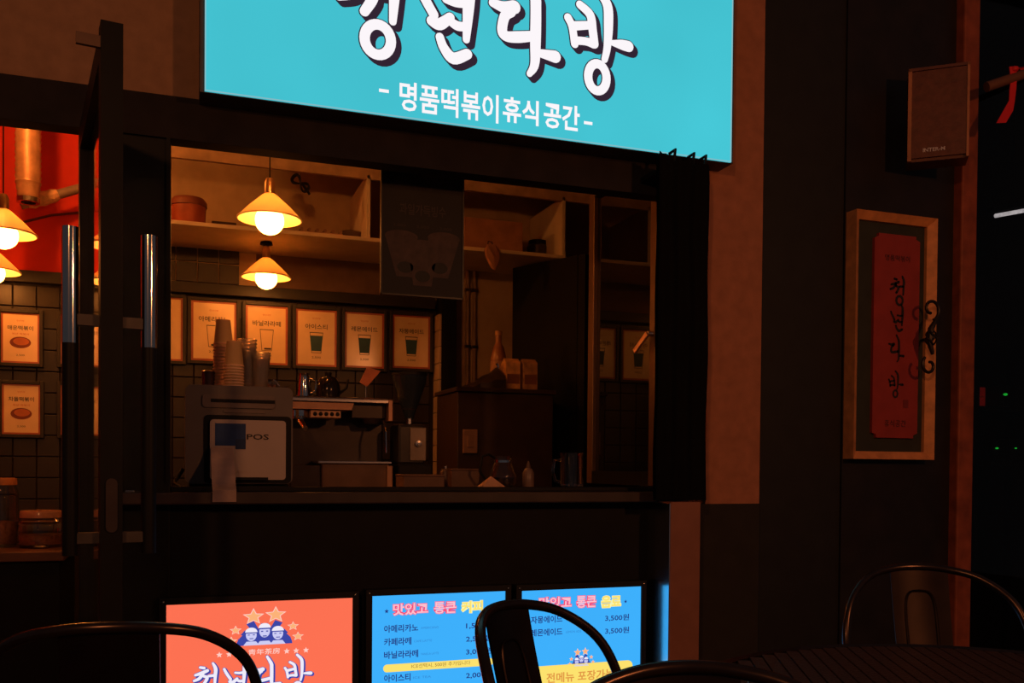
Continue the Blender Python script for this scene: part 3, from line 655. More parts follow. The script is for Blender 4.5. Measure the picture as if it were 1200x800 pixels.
MB().bbox(-1.3, X(84, 1.2, 640), dct_y0, dct_y1, zt1-0.035, zt1, 0.004).build('worktop', mat('counter_wood', (0.16, 0.07, 0.04), 0.4), t)
MB().box(-1.28, X(84, 1.2, 640)-0.02, dct_y0+0.03, dct_y1-0.02, 0, zt1-0.035).build('cabinet', black_board, t)
def jar(px, Y, r, h, label, lidm, metal_lid=False):
    q = at(px, 640, Y); q.z = zt1+0.001
    t = thing('glass_jar', label, 'jar', q, 'jars on the side counter')
    MB().lathe([(0, 0), (r*0.9, 0), (r, 0.012), (r*1.02, h*0.45), (r, h*0.85), (r*0.8, h), (r*0.76, h), (r*0.93, h*0.84), (r*0.95, h*0.45), (r*0.92, 0.02), (0, 0.012)], q, 28).build('jar_glass', glass, t, smooth=True)
    MB().lathe([(0, 0.014), (r*0.9, 0.014), (r*0.92, h*0.4), (0, h*0.42)], q, 24).build('contents', mat('jar_contents', (0.34, 0.14, 0.07), 0.7, bump=0.5, scale=80), t, smooth=True)
    MB().lathe([(0, h+0.022), (r*0.86, h+0.022), (r*0.9, h+0.015), (r*0.9, h-0.004), (0, h-0.004)], q, 28).build('lid', lidm, t, smooth=True)
jar(2, 1.2, 0.058, 0.235, 'tall glass jar with an orange lid at the left picture edge', wood_lit)
jar(48, 1.15, 0.080, 0.115, 'squat round glass jar on the side counter', mat('glass_lid', (0.6, 0.3, 0.2), 0.15))
jar(77, 1.32, 0.026, 0.055, 'tiny jar next to the squat round one', steel)

# ------------------------------------------------------------------ posters
def poster(pxa, pxb, pya, pyb, label, body, kind, group, Y=GY-0.012, tilt=0.0):
    a = at(pxa, pya, Y-0.018); b_ = at(pxb, pyb, Y-0.018); x0, x1, z1, z0 = a.x, b_.x, a.z, b_.z
    t = thing('framed_poster', label, 'poster', ((x0+x1)/2, Y, z0), group)
    f = 0.016
    for q in ((x0-f, x0, z0-f, z1+f), (x1, x1+f, z0-f, z1+f), (x0, x1, z1, z1+f), (x0, x1, z0-f, z0)):
        MB().bbox(q[0], q[1], Y-0.022, Y+0.001, q[2], q[3], 0.002).build('frame_bar', frame_blk, t)
    MB().box(x0, x1, Y-0.012, Y, z0, z1).build('paper_sheet', paper, t)
    y = Y-0.0126; W = x1-x0; H = z1-z0; cx = (x0+x1)/2
    b = MB(); e = W*0.05
    rm = mat('red_border', (0.42, 0.10, 0.04), 0.3)
    for q in ((x0, x0+e, z0, z1), (x1-e, x1, z0, z1), (x0+e, x1-e, z1-e, z1), (x0+e, x1-e, z0, z0+e)): MB().box(q[0], q[1], y, Y-0.012, q[2], q[3]).build('printed_border', rm, t)
    text('청년다방', cx-W*0.10, cx+W*0.10, z1-H*0.17, z1-H*0.14, y, ink_red, t)
    wt = W*(0.13*len(body)+0.02)
    text(body, cx-wt/2, cx+wt/2, z0+H*0.655, z0+H*0.745, y, ink, t, 0.012)
    if kind == 'food':
        MB().flat(ell(cx, z0+H*0.41, W*0.28, H*0.115), y).build('printed_dish', mat('dish_ink', (0.22, 0.05, 0.03), 0.6), t)
        MB().flat(ell(cx+W*0.02, z0+H*0.43, W*0.21, H*0.075), y-0.0006).build('printed_food', mat('food_ink', (0.55, 0.16, 0.06), 0.6), t)
        text('청년 떡볶이', cx-W*0.22, cx+W*0.22, z0+H*0.56, z0+H*0.60, y, ink_red, t)
    else:
        l = 0.165; lo = 0.12; zt2, zb2 = z0+H*0.60, z0+H*0.235
        b = MB(); g = W*0.012
        b.flat([(cx-W*l, zt2), (cx+W*l, zt2), (cx+W*l, zt2-g*1.5), (cx-W*l, zt2-g*1.5)], y)
        for s_ in (-1, 1): b.flat([(cx+s_*W*l, zt2), (cx+s_*(W*l-g), zt2), (cx+s_*(W*lo-g), zb2), (cx+s_*W*lo, zb2)], y)
        b.flat([(cx-W*lo, zb2+g), (cx+W*lo, zb2+g), (cx+W*lo, zb2), (cx-W*lo, zb2)], y); b.build('printed_cup', ink, t)
        if kind == 'iced': MB().flat([(cx-W*l*0.97, zt2-H*0.06), (cx+W*l*0.97, zt2-H*0.06), (cx+W*lo*0.98, zb2+H*0.035), (cx-W*lo*0.98, zb2+H*0.035)], y-0.0004).build('printed_drink', teal_ink, t)
        else: MB().flat([(cx-W*lo*0.5, zb2+H*0.05), (cx+W*lo*0.9, zb2+H*0.05), (cx+W*lo*0.85, zb2+H*0.02), (cx-W*lo*0.5, zb2+H*0.02)], y-0.0004).build('printed_drink', ink, t)
    text('2,500', cx-W*0.11, cx+W*0.11, z0+H*0.135, z0+H*0.175, y, ink, t)
    return t
g1 = 'framed drink posters in the kitchen'
poster(168, 214, 346, 423, 'drink poster cut off by the black post, leftmost in the kitchen row', '요거트', 'hot', g1)
poster(224, 277, 351, 424, 'framed drink poster behind the tall stack of paper cups', '아메리카노', 'hot', g1)
poster(288, 337, 356.5, 428, 'framed vanilla latte poster behind the clear plastic cups', '바닐라라떼', 'hot', g1)
poster(347, 394.5, 361, 430, 'framed iced tea poster third from the black pier', '아이스티', 'iced', g1)
poster(404.5, 450, 364.5, 432, 'framed lemonade poster second from the black pier', '레몬에이드', 'iced', g1)
poster(460.5, 504, 368, 432.5, 'framed grapefruit ade poster right next to the black pier', '자몽에이드', 'iced', g1)
g2 = 'framed food posters in the doorway room'
poster(1, 46, 365, 426, 'upper food poster with a round dish by the left picture edge', '매운떡볶이', 'food', g2)
poster(2, 47, 449, 509, 'lower food poster by the left picture edge', '차돌떡볶이', 'food', g2)
poster(71, 117, 368, 428, 'upper food poster half hidden behind the open glass door', '치즈떡볶이', 'food', g2)
poster(71, 117, 451, 510, 'lower food poster half hidden behind the open glass door', '통큰떡볶이', 'food', g2)

# black hanging poster with three dessert cups
Yb = 0.155
xa, xb = X(446, Yb, 300), X(543, Yb, 300); z0 = Z(495, 348, Yb); z1 = hz0+0.10
t = thing('hanging_board', 'black hanging board with three printed dessert cups at the window header', 'poster', ((xa+xb)/2, Yb, z0))
MB().bbox(xa, xb, Yb, Yb+0.012, z0, z1, 0.002).build('board', mat('board_black', (0.006, 0.005, 0.008), 0.6), t)
for q in ((xa, xa+0.004, z0, z1), (xb-0.004, xb, z0, z1), (xa, xb, z0, z0+0.005)): MB().box(q[0], q[1], Yb-0.004, Yb, q[2], q[3]).build('edge_strip', mat('edge_dark', (0.016, 0.014, 0.014), 0.4), t)
pm = mat('faded_print', (0.060, 0.034, 0.034), 0.6, var=0.4, scale=30); pl = mat('faded_letters', (0.045, 0.032, 0.036), 0.6)
Wb = xb-xa; cx = (xa+xb)/2
for dx, dz, s_ in ((-0.27, 0.10, 1.0), (0.27, 0.105, 1.0), (0, 0.075, 0.95)):
    k = 0.052*s_; ccx = cx+dx*Wb*0.95; zb_ = z0+dz-0.04; lean = -dx*0.06
    b = MB(); yy = Yb-(0.0012 if dx == 0 else 0.0006)
    b.flat([(ccx-k, zb_+0.125), (ccx+k, zb_+0.125), (ccx+k*0.6+lean, zb_), (ccx-k*0.6+lean, zb_)], yy)
    b.flat(ell(ccx, zb_+0.125, k*1.02, 0.02), yy-0.0003); b.build('printed_cup', pm, t)
    MB().flat(ell(ccx+lean*0.8, zb_+0.03, k*0.5, 0.018), yy-0.0006).build('printed_label', mat('label_dark', (0.012, 0.013, 0.014), 0.6), t)
text('청년다방', cx-0.03, cx+0.03, z0+0.335, z0+0.35, Yb-0.001, pl, t)
text('과일가득빙수', cx-0.075, cx+0.075, z0+0.255, z0+0.29, Yb-0.001, pl, t, 0.01)
for k in (-1, 0, 1): text('3,000', cx+k*0.075-0.02, cx+k*0.075+0.02, z0+0.215, z0+0.225, Yb-0.001, pl, t)
for x in (xa+0.03, xb-0.03): MB().box(x-0.012, x+0.012, 0.05, Yb, z1-0.05, z1-0.02).build('clip', steel, t)

# ------------------------------------------------------------------ till terminal and cups
Yp = 0.10
xa, xb = X(217, Yp, 500), X(343, Yp, 500); zt3 = Z(280, 452, Yp); zb3 = sz
t = thing('till_terminal', 'grey till terminal seen from behind on the serving sill', 'till', ((xa+xb)/2, 0.2, zb3))
body = MB(); body.prism(rrect(xa, xb, zb3+0.018, zt3, 0.018), Yp, Yp+0.19); body.build('housing', grey_plastic, t, smooth=True)
MB().bbox(xa+0.012, xb-0.01, Yp+0.02, Yp+0.20, zb3, zb3+0.018, 0.004).build('foot_base', black_metal, t)
MB().prism(rrect(X(237, Yp, 480), X(322, Yp, 480), Z(280, 478, Yp), Z(280, 463, Yp), 0.01), Yp-0.006, Yp).build('rear_ridge', mat('ridge_grey', (0.20, 0.15, 0.14), 0.5), t, smooth=True)
MB().box(X(247, Yp, 468), X(322, Yp, 468), Yp-0.0075, Yp-0.006, Z(280, 472, Yp), Z(280, 468, Yp)).build('vent_slot', black_metal, t)
MB().box(X(262, Yp, 482), X(310, Yp, 482), Yp-0.003, Yp, Z(280, 483.5, Yp), Z(280, 480.5, Yp)).build('trim_line', mat('ridge_grey', (0.2, 0.15, 0.14), 0.5), t)
q0, q1 = X(239, Yp, 520), X(341, Yp, 520)
MB().prism(rrect(q0, q1, zb3+0.02, Z(290, 487, Yp), 0.012), Yp-0.004, Yp).build('dark_surround', black_metal, t, smooth=True)
Yq = Yp-0.014
pa, pb = X(246, Yq, 520), X(335, Yq, 520); za, zb_ = Z(290, 492, Yq), Z(290, 562, Yq)
pan = MB(); pan.prism(rrect(pa, pb, max(zb_, zb3+0.004), za, 0.010), Yq, Yp-0.004); pan = pan.build('rear_panel', white_plastic, t, smooth=True)
MB().box(X(252, Yq, 500), X(288, Yq, 500), Yq-0.001, Yq, Z(270, 522, Yq), Z(270, 496, Yq)).build('blue_logo', mat('logo_blue', (0.006, 0.05, 0.22), 0.5), pan)
MB().box(X(276, Yq, 500), X(288, Yq, 500), Yq-0.0016, Yq-0.001, Z(270, 526, Yq), Z(270, 514, Yq)).build('blue_logo', mat('logo_blue2', (0.004, 0.03, 0.13), 0.5), pan)
text('POS', X(289, Yq, 512), X(315, Yq, 512), Z(300, 515, Yq), Z(300, 508.5, Yq), Yq-0.001, ink, pan, 0.02)
text('SERIES', X(277, Yq, 552), X(289, Yq, 552), Z(285, 554, Yq), Z(285, 552, Yq), Yq-0.001, mat('pale_mark', (0.6, 0.45, 0.4), 0.5), pan)
MB().box(X(277, Yq, 558), X(314, Yq, 558), Yq-0.004, Yq, Z(290, 562.5, Yq), Z(290, 559, Yq)).build('port_cover', black_metal, pan)
MB().tube([(xa-0.005, Yp+0.05, zb3+0.06), (xa-0.03, Yp+0.03, zb3+0.02), (xa-0.01, Yp-0.03, zb3+0.006), (xa+0.06, Yp-0.04, zb3+0.006)], 0.006, 8).build('power_cable', black_metal, t, smooth=True)
# paper slip hanging over the sill
Ys = -0.074
o = thing('paper_slip', 'pale paper slip hanging over the sill in front of the till', 'paper', (X(263, Ys, 560), Ys, sz))
x0, x1 = X(249, Ys, 560), X(277, Ys, 560); zlow = Z(263, 588, Ys); zup = Z(263, 524, 0.06)
b = MB(); path = [(Ys-0.002, zlow), (Ys-0.003, sz+0.004), (Ys+0.03, sz+0.02), (0.05, zup-0.03), (0.075, zup)]
for y_, z_ in path:
    b.v += [Vector((x0, y_, z_)), Vector((x1, y_, z_))]
for k in range(len(path)-1): b.f.append((2*k, 2*k+1, 2*k+3, 2*k+2))
b.build('sheet', mat('slip_paper', (0.42, 0.30, 0.28), 0.8), o)
MB().box(x0+0.01, x1-0.01, 0.02, 0.045, sz, sz+0.006).build('holder_foot', grey_plastic, o)

# paper cups, inverted and nested
zcup = zt3+0.0008
rc = 0.030; hc = 0.075
def make_cup(label, group):
    t = thing('paper_cup', label, 'cup', (0, 0, 0), group)
    MB().lathe([(rc*0.94, 0.002), (rc*0.70, hc), (0, hc), (0, hc-0.002), (rc*0.68, hc-0.002), (rc*0.92, 0.002)], (0, 0, 0), 24).build('wall', pcup, t, smooth=True, world=False)
    MB().lathe([(rc*0.93, 0), (rc*1.0, 0.0005), (rc*1.01, 0.0025), (rc*0.99, 0.0042), (rc*0.93, 0.0042), (rc*0.93, 0)], (0, 0, 0), 24).build('rolled_rim', mat('cup_rim', (0.9, 0.55, 0.36), 0.5), t, smooth=True, world=False)
    return t
ORD = ['lowest', 'second', 'third', 'fourth', 'fifth', 'sixth', 'seventh', 'eighth', 'ninth', 'tenth', 'eleventh', 'twelfth', 'thirteenth', 'fourteenth', 'fifteenth']
first = None
for px, Yc_, n_, word in ((263, 0.24, 16, 'taller'), (274, 0.155, 8, 'shorter')):
    base = at(px, 450, Yc_); step = 0.0085
    if word == 'taller': px = 261.5; base = at(px, 450, Yc_); n_ = 15; step = 0.0095
    for k in range(n_):
        lab = 'paper cup %s from the bottom of the %s nested stack' % (ORD[k], word)
        if k == n_-1: lab = 'topmost upturned paper cup of the %s stack on the till' % word
        if k == 0: lab = 'lowest paper cup of the %s stack on the till' % word
        c = make_cup(lab, 'nested paper cups on the till') if first is None else dup(first)
        if first is None: first = c
        c['label'] = lab; c.location = (base.x, Yc_, zcup+k*step)
# clear plastic cups, nested
firstp = None
def make_pcup(label):
    t = thing('plastic_cup', label, 'cup', (0, 0, 0), 'clear plastic cups on the till')
    MB().lathe([(0, 0.001), (0.021, 0.001), (0.029, 0.095), (0.0278, 0.095), (0.0198, 0.003), (0, 0.003)], (0, 0, 0), 24).build('wall', plastic_clear, t, smooth=True, world=False)
    MB().lathe([(0.028, 0.093), (0.031, 0.094), (0.031, 0.097), (0.028, 0.098), (0.028, 0.093)], (0, 0, 0), 24).build('lip', plastic_clear, t, smooth=True, world=False)
    return t
for px, Yc_, n_, word in ((289, 0.235, 6, 'taller'), (305, 0.22, 3, 'shorter')):
    base = at(px, 450, Yc_)
    for k in range(n_):
        lab = 'clear plastic cup %s from the bottom of the %s clear stack' % (ORD[k], word)
        if k == 0: lab = 'lowest clear plastic cup of the %s clear stack' % word
        if k == n_-1: lab = 'topmost clear plastic cup of the %s clear stack' % word
        c = make_pcup(lab) if firstp is None else dup(firstp)
        if firstp is None: firstp = c
        c['label'] = lab; c.location = (base.x, Yc_, zcup+k*(0.011 if word == 'taller' else 0.008))
q = at(245, 450, 0.24); q.z = zcup
t = thing('steel_tumbler', 'small dark steel tumbler left of the paper cups', 'cup', q)
MB().lathe([(0, 0), (0.019, 0), (0.02, 0.004), (0.022, 0.05), (0.0205, 0.05), (0.018, 0.006), (0, 0.006)], q, 20).build('cup_body', mat('dark_steel', (0.14, 0.1, 0.09), 0.3, 0.8), t, smooth=True)
MB().lathe([(0.020, 0.049), (0.0235, 0.05), (0.020, 0.053), (0.020, 0.049)], q, 20).build('rim', steel, t, smooth=True)
for k, px in enumerate((316, 321)):
    q = at(px, 450, 0.18+k*0.02); q.z = zcup
    t = thing('shot_glass', ('left', 'right')[k]+' one of two small shot glasses on the till', 'glass', q, 'shot glasses on the till')
    MB().lathe([(0, 0), (0.0065, 0), (0.009, 0.024), (0.008, 0.024), (0.006, 0.004), (0, 0.004)], q, 16).build('glass_wall', glass, t, smooth=True)
    MB().lathe([(0, 0.0045), (0.0055, 0.0045), (0.0068, 0.014), (0, 0.014)], q, 14).build('drink', mat('syrup', (0.3, 0.1, 0.03), 0.3), t, smooth=True)
q = at(332, 450, 0.2); q.z = zcup
t = thing('sugar_scoop', 'small curved scoop at the right end of the till top', 'scoop', q)
MB().lathe([(0, 0), (0.010, 0.0), (0.017, 0.010), (0.015, 0.010), (0.009, 0.002), (0, 0.002)], q, 16).build('bowl', steel, t, smooth=True)
MB().tube([(q.x-0.012, q.y, q.z+0.01), (q.x-0.02, q.y, q.z+0.022), (q.x-0.03, q.y, q.z+0.030)], 0.003, 8).build('handle', steel, t)

# ------------------------------------------------------------------ back bench, espresso machine, grinder
bz = sz-0.06
t = thing('back_bench', 'low dark bench behind the sill carrying the coffee machine', 'bench', (0.8, 0.85, 0))
MB().bbox(px1+0.02, 1.42, 0.56, 1.15, bz-0.03, bz, 0.003).build('worktop', mat('bench_top', (0.06, 0.045, 0.04), 0.3, 0.4), t)
MB().box(px1+0.04, 1.40, 0.60, 1.13, 0, bz-0.03).build('cabinet', black_board, t)
Ye = 0.62
e0, e1 = X(340, Ye, 500), X(460, Ye, 500)
ez = lambda py: Z(400, py, Ye)
t = thing('espresso_machine', 'wide steel espresso machine behind the till terminal', 'coffee machine', ((e0+e1)/2, 0.8, bz))
blk = mat('machine_dark', (0.05, 0.035, 0.03), 0.35, 0.4)
stl = mat('machine_panel', (0.40, 0.22, 0.15), 0.4, 0.5)
MB().bbox(e0, e1, Ye+0.16, Ye+0.42, bz+0.04, ez(470), 0.008).build('rear_body', blk, t)
top = MB().bbox(e0, e1, Ye, Ye+0.42, ez(471), ez(467), 0.002).build('cup_deck', steel, t)
MB().tube([(e0, Ye, ez(466)), (e1, Ye, ez(466))], 0.003, 8).build('deck_rail', chrome, top)
b = MB(); b.prism([(e0, ez(480)), (X(412, Ye, 480), ez(480)), (X(415, Ye, 472), ez(472)), (e0, ez(472))], Ye, Ye+0.16); b.build('front_panel', stl, t)
MB().box(X(415, Ye, 480), e1-0.02, Ye+0.04, Ye+0.16, ez(488), ez(471)).build('side_fascia', blk, t)
bp_ = MB().bbox(X(364, Ye, 485), X(400, Ye, 485), Ye+0.005, Ye+0.08, ez(490), ez(481), 0.003).build('button_panel', mat('button_panel', (0.5, 0.3, 0.2), 0.4, 0.4), t)
for k in range(5):
    MB().lathe([(0, -0.006), (0.0065, -0.005), (0.0075, 0)], (X(369.5+k*6.6, Ye, 485), Ye+0.005, ez(485.3)), 14, 'y').build('button', black_metal, bp_, smooth=True)
MB().bbox(e1-0.016, e1, Ye-0.004, Ye+0.42, ez(492), ez(467), 0.002).build('end_bracket', stl, t)
gr = MB().lathe([(0, 0), (0.034, 0), (0.036, 0.01), (0.036, 0.03), (0.028, 0.036), (0, 0.036)], (X(353, Ye, 490), Ye+0.06, ez(491)), 20).build('group_head', chrome, t, smooth=True)
MB().tube([(X(353, Ye, 490), Ye+0.03, ez(493)), (X(356, Ye, 498), Ye-0.04, ez(503))], [0.012, 0.009], 10).build('portafilter_handle', chrome, gr, smooth=True)
MB().lathe([(0, 0), (0.03, 0), (0.036, 0.02), (0, 0.02)], (X(440, Ye, 490), Ye+0.07, ez(495)), 20).build('group_head', blk, t, smooth=True)
tr = MB().bbox(X(372, Ye, 545), e1-0.006, Ye-0.02, Ye+0.17, ez(543), ez(540), 0.002).build('drip_grid', steel, t)
MB().bbox(X(376, Ye, 555), e1-0.012, Ye-0.012, Ye+0.16, bz+0.012, ez(543), 0.004).build('drip_tray', mat('tray_brown2', (0.13, 0.07, 0.05), 0.4, 0.3), t)
MB().bbox(e1-0.024, e1-0.002, Ye-0.02, Ye+0.17, bz+0.012, ez(545), 0.003).build('tray_end', stl, t)
MB().bbox(e0, X(372, Ye, 545)+0.03, Ye+0.0, Ye+0.17, bz+0.012, ez(545), 0.004).build('tray_end', blk, t)
for x in (e0+0.03, e1-0.03):
    for y_ in (Ye+0.03, Ye+0.38): MB().lathe([(0, 0), (0.018, 0), (0.014, 0.02), (0.014, 0.045), (0, 0.045)], (x, y_, bz+0.001), 14).build('foot', black_metal, t)
MB().tube([(e1-0.03, Ye+0.02, ez(492)), (e1-0.028, Ye-0.02, ez(505)), (e1-0.026, Ye-0.02, ez(530))], 0.004, 8).build('steam_wand', chrome, t, smooth=True)
# things on the cup deck
dz_ = ez(467)+0.004
q = Vector((X(357, Ye+0.1, 460), Ye+0.12, dz_))
t = thing('milk_jug', 'shiny steel milk jug on the coffee machine deck', 'jug', q)
MB().lathe([(0, 0), (0.024, 0), (0.026, 0.01), (0.021, 0.06), (0.019, 0.085), (0.022, 0.092), (0.020, 0.092), (0.017, 0.083), (0, 0.01)], q, 20).build('jug_body', chrome, t, smooth=True)
MB().tube([q+Vector((0.02, 0, 0.078)), q+Vector((0.042, 0, 0.07)), q+Vector((0.042, 0, 0.03)), q+Vector((0.024, 0, 0.02))], 0.0035, 8).build('handle', chrome, t, smooth=True)
q = Vector((X(386, Ye+0.15, 450), Ye+0.18, dz_))
t = thing('black_kettle', 'dark round kettle on the coffee machine deck with two glints', 'kettle', q)
MB().lathe([(0, 0), (0.038, 0), (0.045, 0.02), (0.045, 0.06), (0.028, 0.088), (0, 0.09)], q, 24).build('kettle_body', mat('kettle_dark', (0.03, 0.025, 0.025), 0.12, 0.6), t, smooth=True)
MB().lathe([(0, 0.09), (0.012, 0.09), (0.013, 0.105), (0, 0.108)], q, 14).build('lid_knob', black_metal, t, smooth=True)
MB().tube([q+Vector((0.04, 0, 0.03)), q+Vector((0.068, 0, 0.05)), q+Vector((0.075, 0, 0.082))], [0.008, 0.006, 0.004], 8).build('spout', black_metal, t, smooth=True)
MB().tube([q+Vector((-0.03, 0, 0.07)), q+Vector((-0.068, 0, 0.07)), q+Vector((-0.066, 0, 0.02)), q+Vector((-0.044, 0, 0.018))], 0.005, 8).build('handle', black_metal, t, smooth=True)
# tilted price card
q = Vector((X(429, Ye+0.1, 466), Ye+0.1, dz_))
t = thing('price_card', 'tilted reddish card on a thin stand above the coffee machine', 'card', q)
zz = lambda py: Z(430, py, Ye+0.1)
xx = lambda px: X(px, Ye+0.1, 445)
MB().prism([(xx(421.5), zz(448)), (xx(430), zz(453)), (xx(446), zz(434)), (xx(430), zz(430))], Ye+0.098, Ye+0.102).build('card_sheet', mat('card_red', (0.48, 0.15, 0.08), 0.6), t)
MB().tube([(q.x, q.y+0.005, dz_), (q.x, q.y+0.005, zz(447))], 0.003, 8).build('stem', steel, t)
MB().lathe([(0, 0), (0.018, 0), (0.016, 0.005), (0, 0.006)], (q.x, q.y+0.005, dz_), 14).build('foot', black_metal, t)
# grinder
Yg = 0.62
q = Vector((X(484, Yg, 500), Yg+0.06, bz+0.001))
gz = lambda py: Z(484, py, Yg+0.04)-q.z
t = thing('coffee_grinder', 'coffee grinder with a dark bean hopper right of the coffee machine', 'grinder', q)
hop = MB().lathe([(0.018, gz(490)), (0.020, gz(486)), (0.062, gz(448)), (0.065, gz(440)), (0.062, gz(440)), (0.059, gz(448)), (0.017, gz(486))], q, 28).build('hopper', mat('smoked_plastic', (0.03, 0.04, 0.055), 0.15, trans=0.3, var=0.0), t, smooth=True)
MB().lathe([(0, gz(440)), (0.067, gz(440)), (0.067, gz(437)), (0.03, gz(435.5)), (0, gz(435))], q, 28).build('hopper_lid', black_metal, hop, smooth=True)
MB().lathe([(0, gz(479)), (0.027, gz(480)), (0.04, gz(465)), (0, gz(462))], q, 20).build('beans', mat('beans', (0.035, 0.018, 0.012), 0.5, bump=0.8, scale=120), hop)
MB().lathe([(0, gz(497)), (0.014, gz(497)), (0.014, gz(489)), (0, gz(489))], q, 16).build('neck', steel, t, smooth=True)
MB().bbox(q.x-0.055, q.x+0.052, q.y-0.05, q.y+0.09, q.z+gz(545), q.z+gz(497), 0.012).build('grinder_body', mat('grinder_dark', (0.035, 0.03, 0.03), 0.35, 0.4), t)
MB().bbox(q.x-0.01, q.x+0.052, q.y-0.056, q.y-0.05, q.z+gz(540), q.z+gz(501), 0.003).build('front_plate', mat('plate_grey', (0.2, 0.16, 0.14), 0.4, 0.4), t)
MB().bbox(q.x-0.065, q.x+0.062, q.y-0.11, q.y+0.1, q.z, q.z+gz(545)+0.004, 0.006).build('grinder_base', black_metal, t)
MB().lathe([(0, -0.012), (0.012, -0.010), (0.013, 0)], (q.x+0.02, q.y-0.056, q.z+gz(520)), 14, 'y').build('dial', steel, t, smooth=True)

# ------------------------------------------------------------------ things along the sill, right of the machine
def sill_pt(px, Y): v = at(px, 573, Y); v.z = sz-0.001; return v
def small_box(pxa, pxb, pyt, Y, d, col, label, nm):
    x0, x1 = X(pxa, Y, 565), X(pxb, Y, 565); t = thing('small_box', label, 'box', ((x0+x1)/2, Y, sz-0.0015), 'boxes on the serving sill')
    h = Z((pxa+pxb)/2, pyt, Y)
    MB().bbox(x0, x1, Y, Y+d, sz-0.0015, h-0.006, 0.003).build('box_body', mat(nm, col, 0.6), t)
    MB().bbox(x0-0.002, x1+0.002, Y-0.002, Y+d+0.002, h-0.006, h, 0.002).build('lid', mat(nm, col, 0.6), t)
small_box(473, 521, 556, 0.3, 0.12, (0.16, 0.085, 0.06), 'low brown box on the sill below the grinder', 'box_brown')
small_box(529, 562, 549, 0.33, 0.12, (0.13, 0.07, 0.05), 'taller dark brown box on the sill behind the paper tent', 'box_brown2')
q = sill_pt(522, 0.40)
t = thing('round_timer', 'small round knob shaped timer between the two brown boxes', 'timer', q)
MB().lathe([(0, 0), (0.016, 0), (0.02, 0.012), (0.02, 0.055), (0.014, 0.066), (0, 0.068)], q, 18).build('timer_body', mat('timer_brown', (0.14, 0.08, 0.06), 0.35), t, smooth=True)
MB().lathe([(0, 0.068), (0.006, 0.068), (0.006, 0.076), (0, 0.077)], q, 10).build('knob', steel, t)
Yt = 0.16
t = thing('paper_tent', 'small pale folded paper tent standing on the sill', 'card', sill_pt(580, Yt))
x0, x1, zt4 = X(563, Yt, 573), X(597, Yt, 573), Z(580, 558, Yt)
xm = (x0+x1)/2-0.002
b = MB(); b.add([(x0, Yt, sz-0.001), (x1, Yt, sz-0.001), (xm, Yt+0.035, zt4), (xm-0.002, Yt+0.036, zt4), (x0, Yt+0.075, sz-0.001), (x1, Yt+0.075, sz-0.001)], [(0, 1, 2), (5, 4, 3), (0, 2, 3, 4), (1, 5, 3, 2)])
b.build('folded_sheet', mat('tent_paper', (0.62, 0.36, 0.24), 0.8), t)
# glass server with steel handle
q = sill_pt(589, 0.27)
t = thing('glass_server', 'round glass coffee server with a handle beside the paper tent', 'pitcher', q)
MB().lathe([(0, 0), (0.036, 0), (0.046, 0.02), (0.047, 0.045), (0.036, 0.075), (0.026, 0.092), (0.031, 0.112), (0.029, 0.112), (0.0245, 0.092), (0.034, 0.074), (0.045, 0.045), (0.044, 0.021), (0.034, 0.003), (0, 0.003)], q, 28).build('flask', glass, t, smooth=True)
MB().tube([q+Vector((-0.027, 0, 0.105)), q+Vector((-0.05, 0, 0.118)), q+Vector((-0.075, 0, 0.110)), q+Vector((-0.082, 0, 0.06)), q+Vector((-0.06, 0, 0.03)), q+Vector((-0.044, 0, 0.035))], 0.005, 8).build('handle', black_metal, t, smooth=True)
MB().lathe([(0.027, 0.09), (0.030, 0.09), (0.030, 0.098), (0.027, 0.098), (0.027, 0.09)], q, 24).build('collar', chrome, t, smooth=True)
MB().lathe([(0, 0.004), (0.033, 0.004), (0.0435, 0.022), (0.044, 0.04), (0, 0.04)], q, 24).build('coffee', mat('coffee', (0.025, 0.012, 0.008), 0.1), t, smooth=True)
q = sill_pt(619, 0.27)
t = thing('sauce_bottle', 'slim pale squeeze bottle between the glass server and the glass pitcher', 'bottle', q)
MB().lathe([(0, 0), (0.018, 0), (0.02, 0.006), (0.02, 0.055), (0.012, 0.07), (0, 0.071)], q, 18).build('bottle_body', mat('bottle_pale', (0.20, 0.13, 0.11), 0.3), t, smooth=True)
MB().lathe([(0, 0.071), (0.009, 0.071), (0.003, 0.095), (0, 0.096)], q, 12).build('nozzle', mat('nozzle', (0.12, 0.07, 0.06), 0.4), t, smooth=True)
q = sill_pt(670, 0.2)
t = thing('glass_pitcher', 'clear glass pitcher on the sill near the window leaf', 'pitcher', q)
MB().lathe([(0, 0), (0.036, 0), (0.040, 0.01), (0.040, 0.115), (0.043, 0.125), (0.041, 0.125), (0.0375, 0.113), (0.0375, 0.012), (0, 0.008)], q, 28).build('pitcher_wall', glass, t, smooth=True)
MB().tube([q+Vector((-0.040, 0, 0.1)), q+Vector((-0.066, 0, 0.1)), q+Vector((-0.070, 0, 0.06)), q+Vector((-0.06, 0, 0.03)), q+Vector((-0.040, 0, 0.025))], 0.005, 8).build('handle', glass, t, smooth=True)
MB().lathe([(0, 0.0085), (0.037, 0.0085), (0.037, 0.02), (0, 0.02)], q, 24).build('water', glass, t, smooth=True)

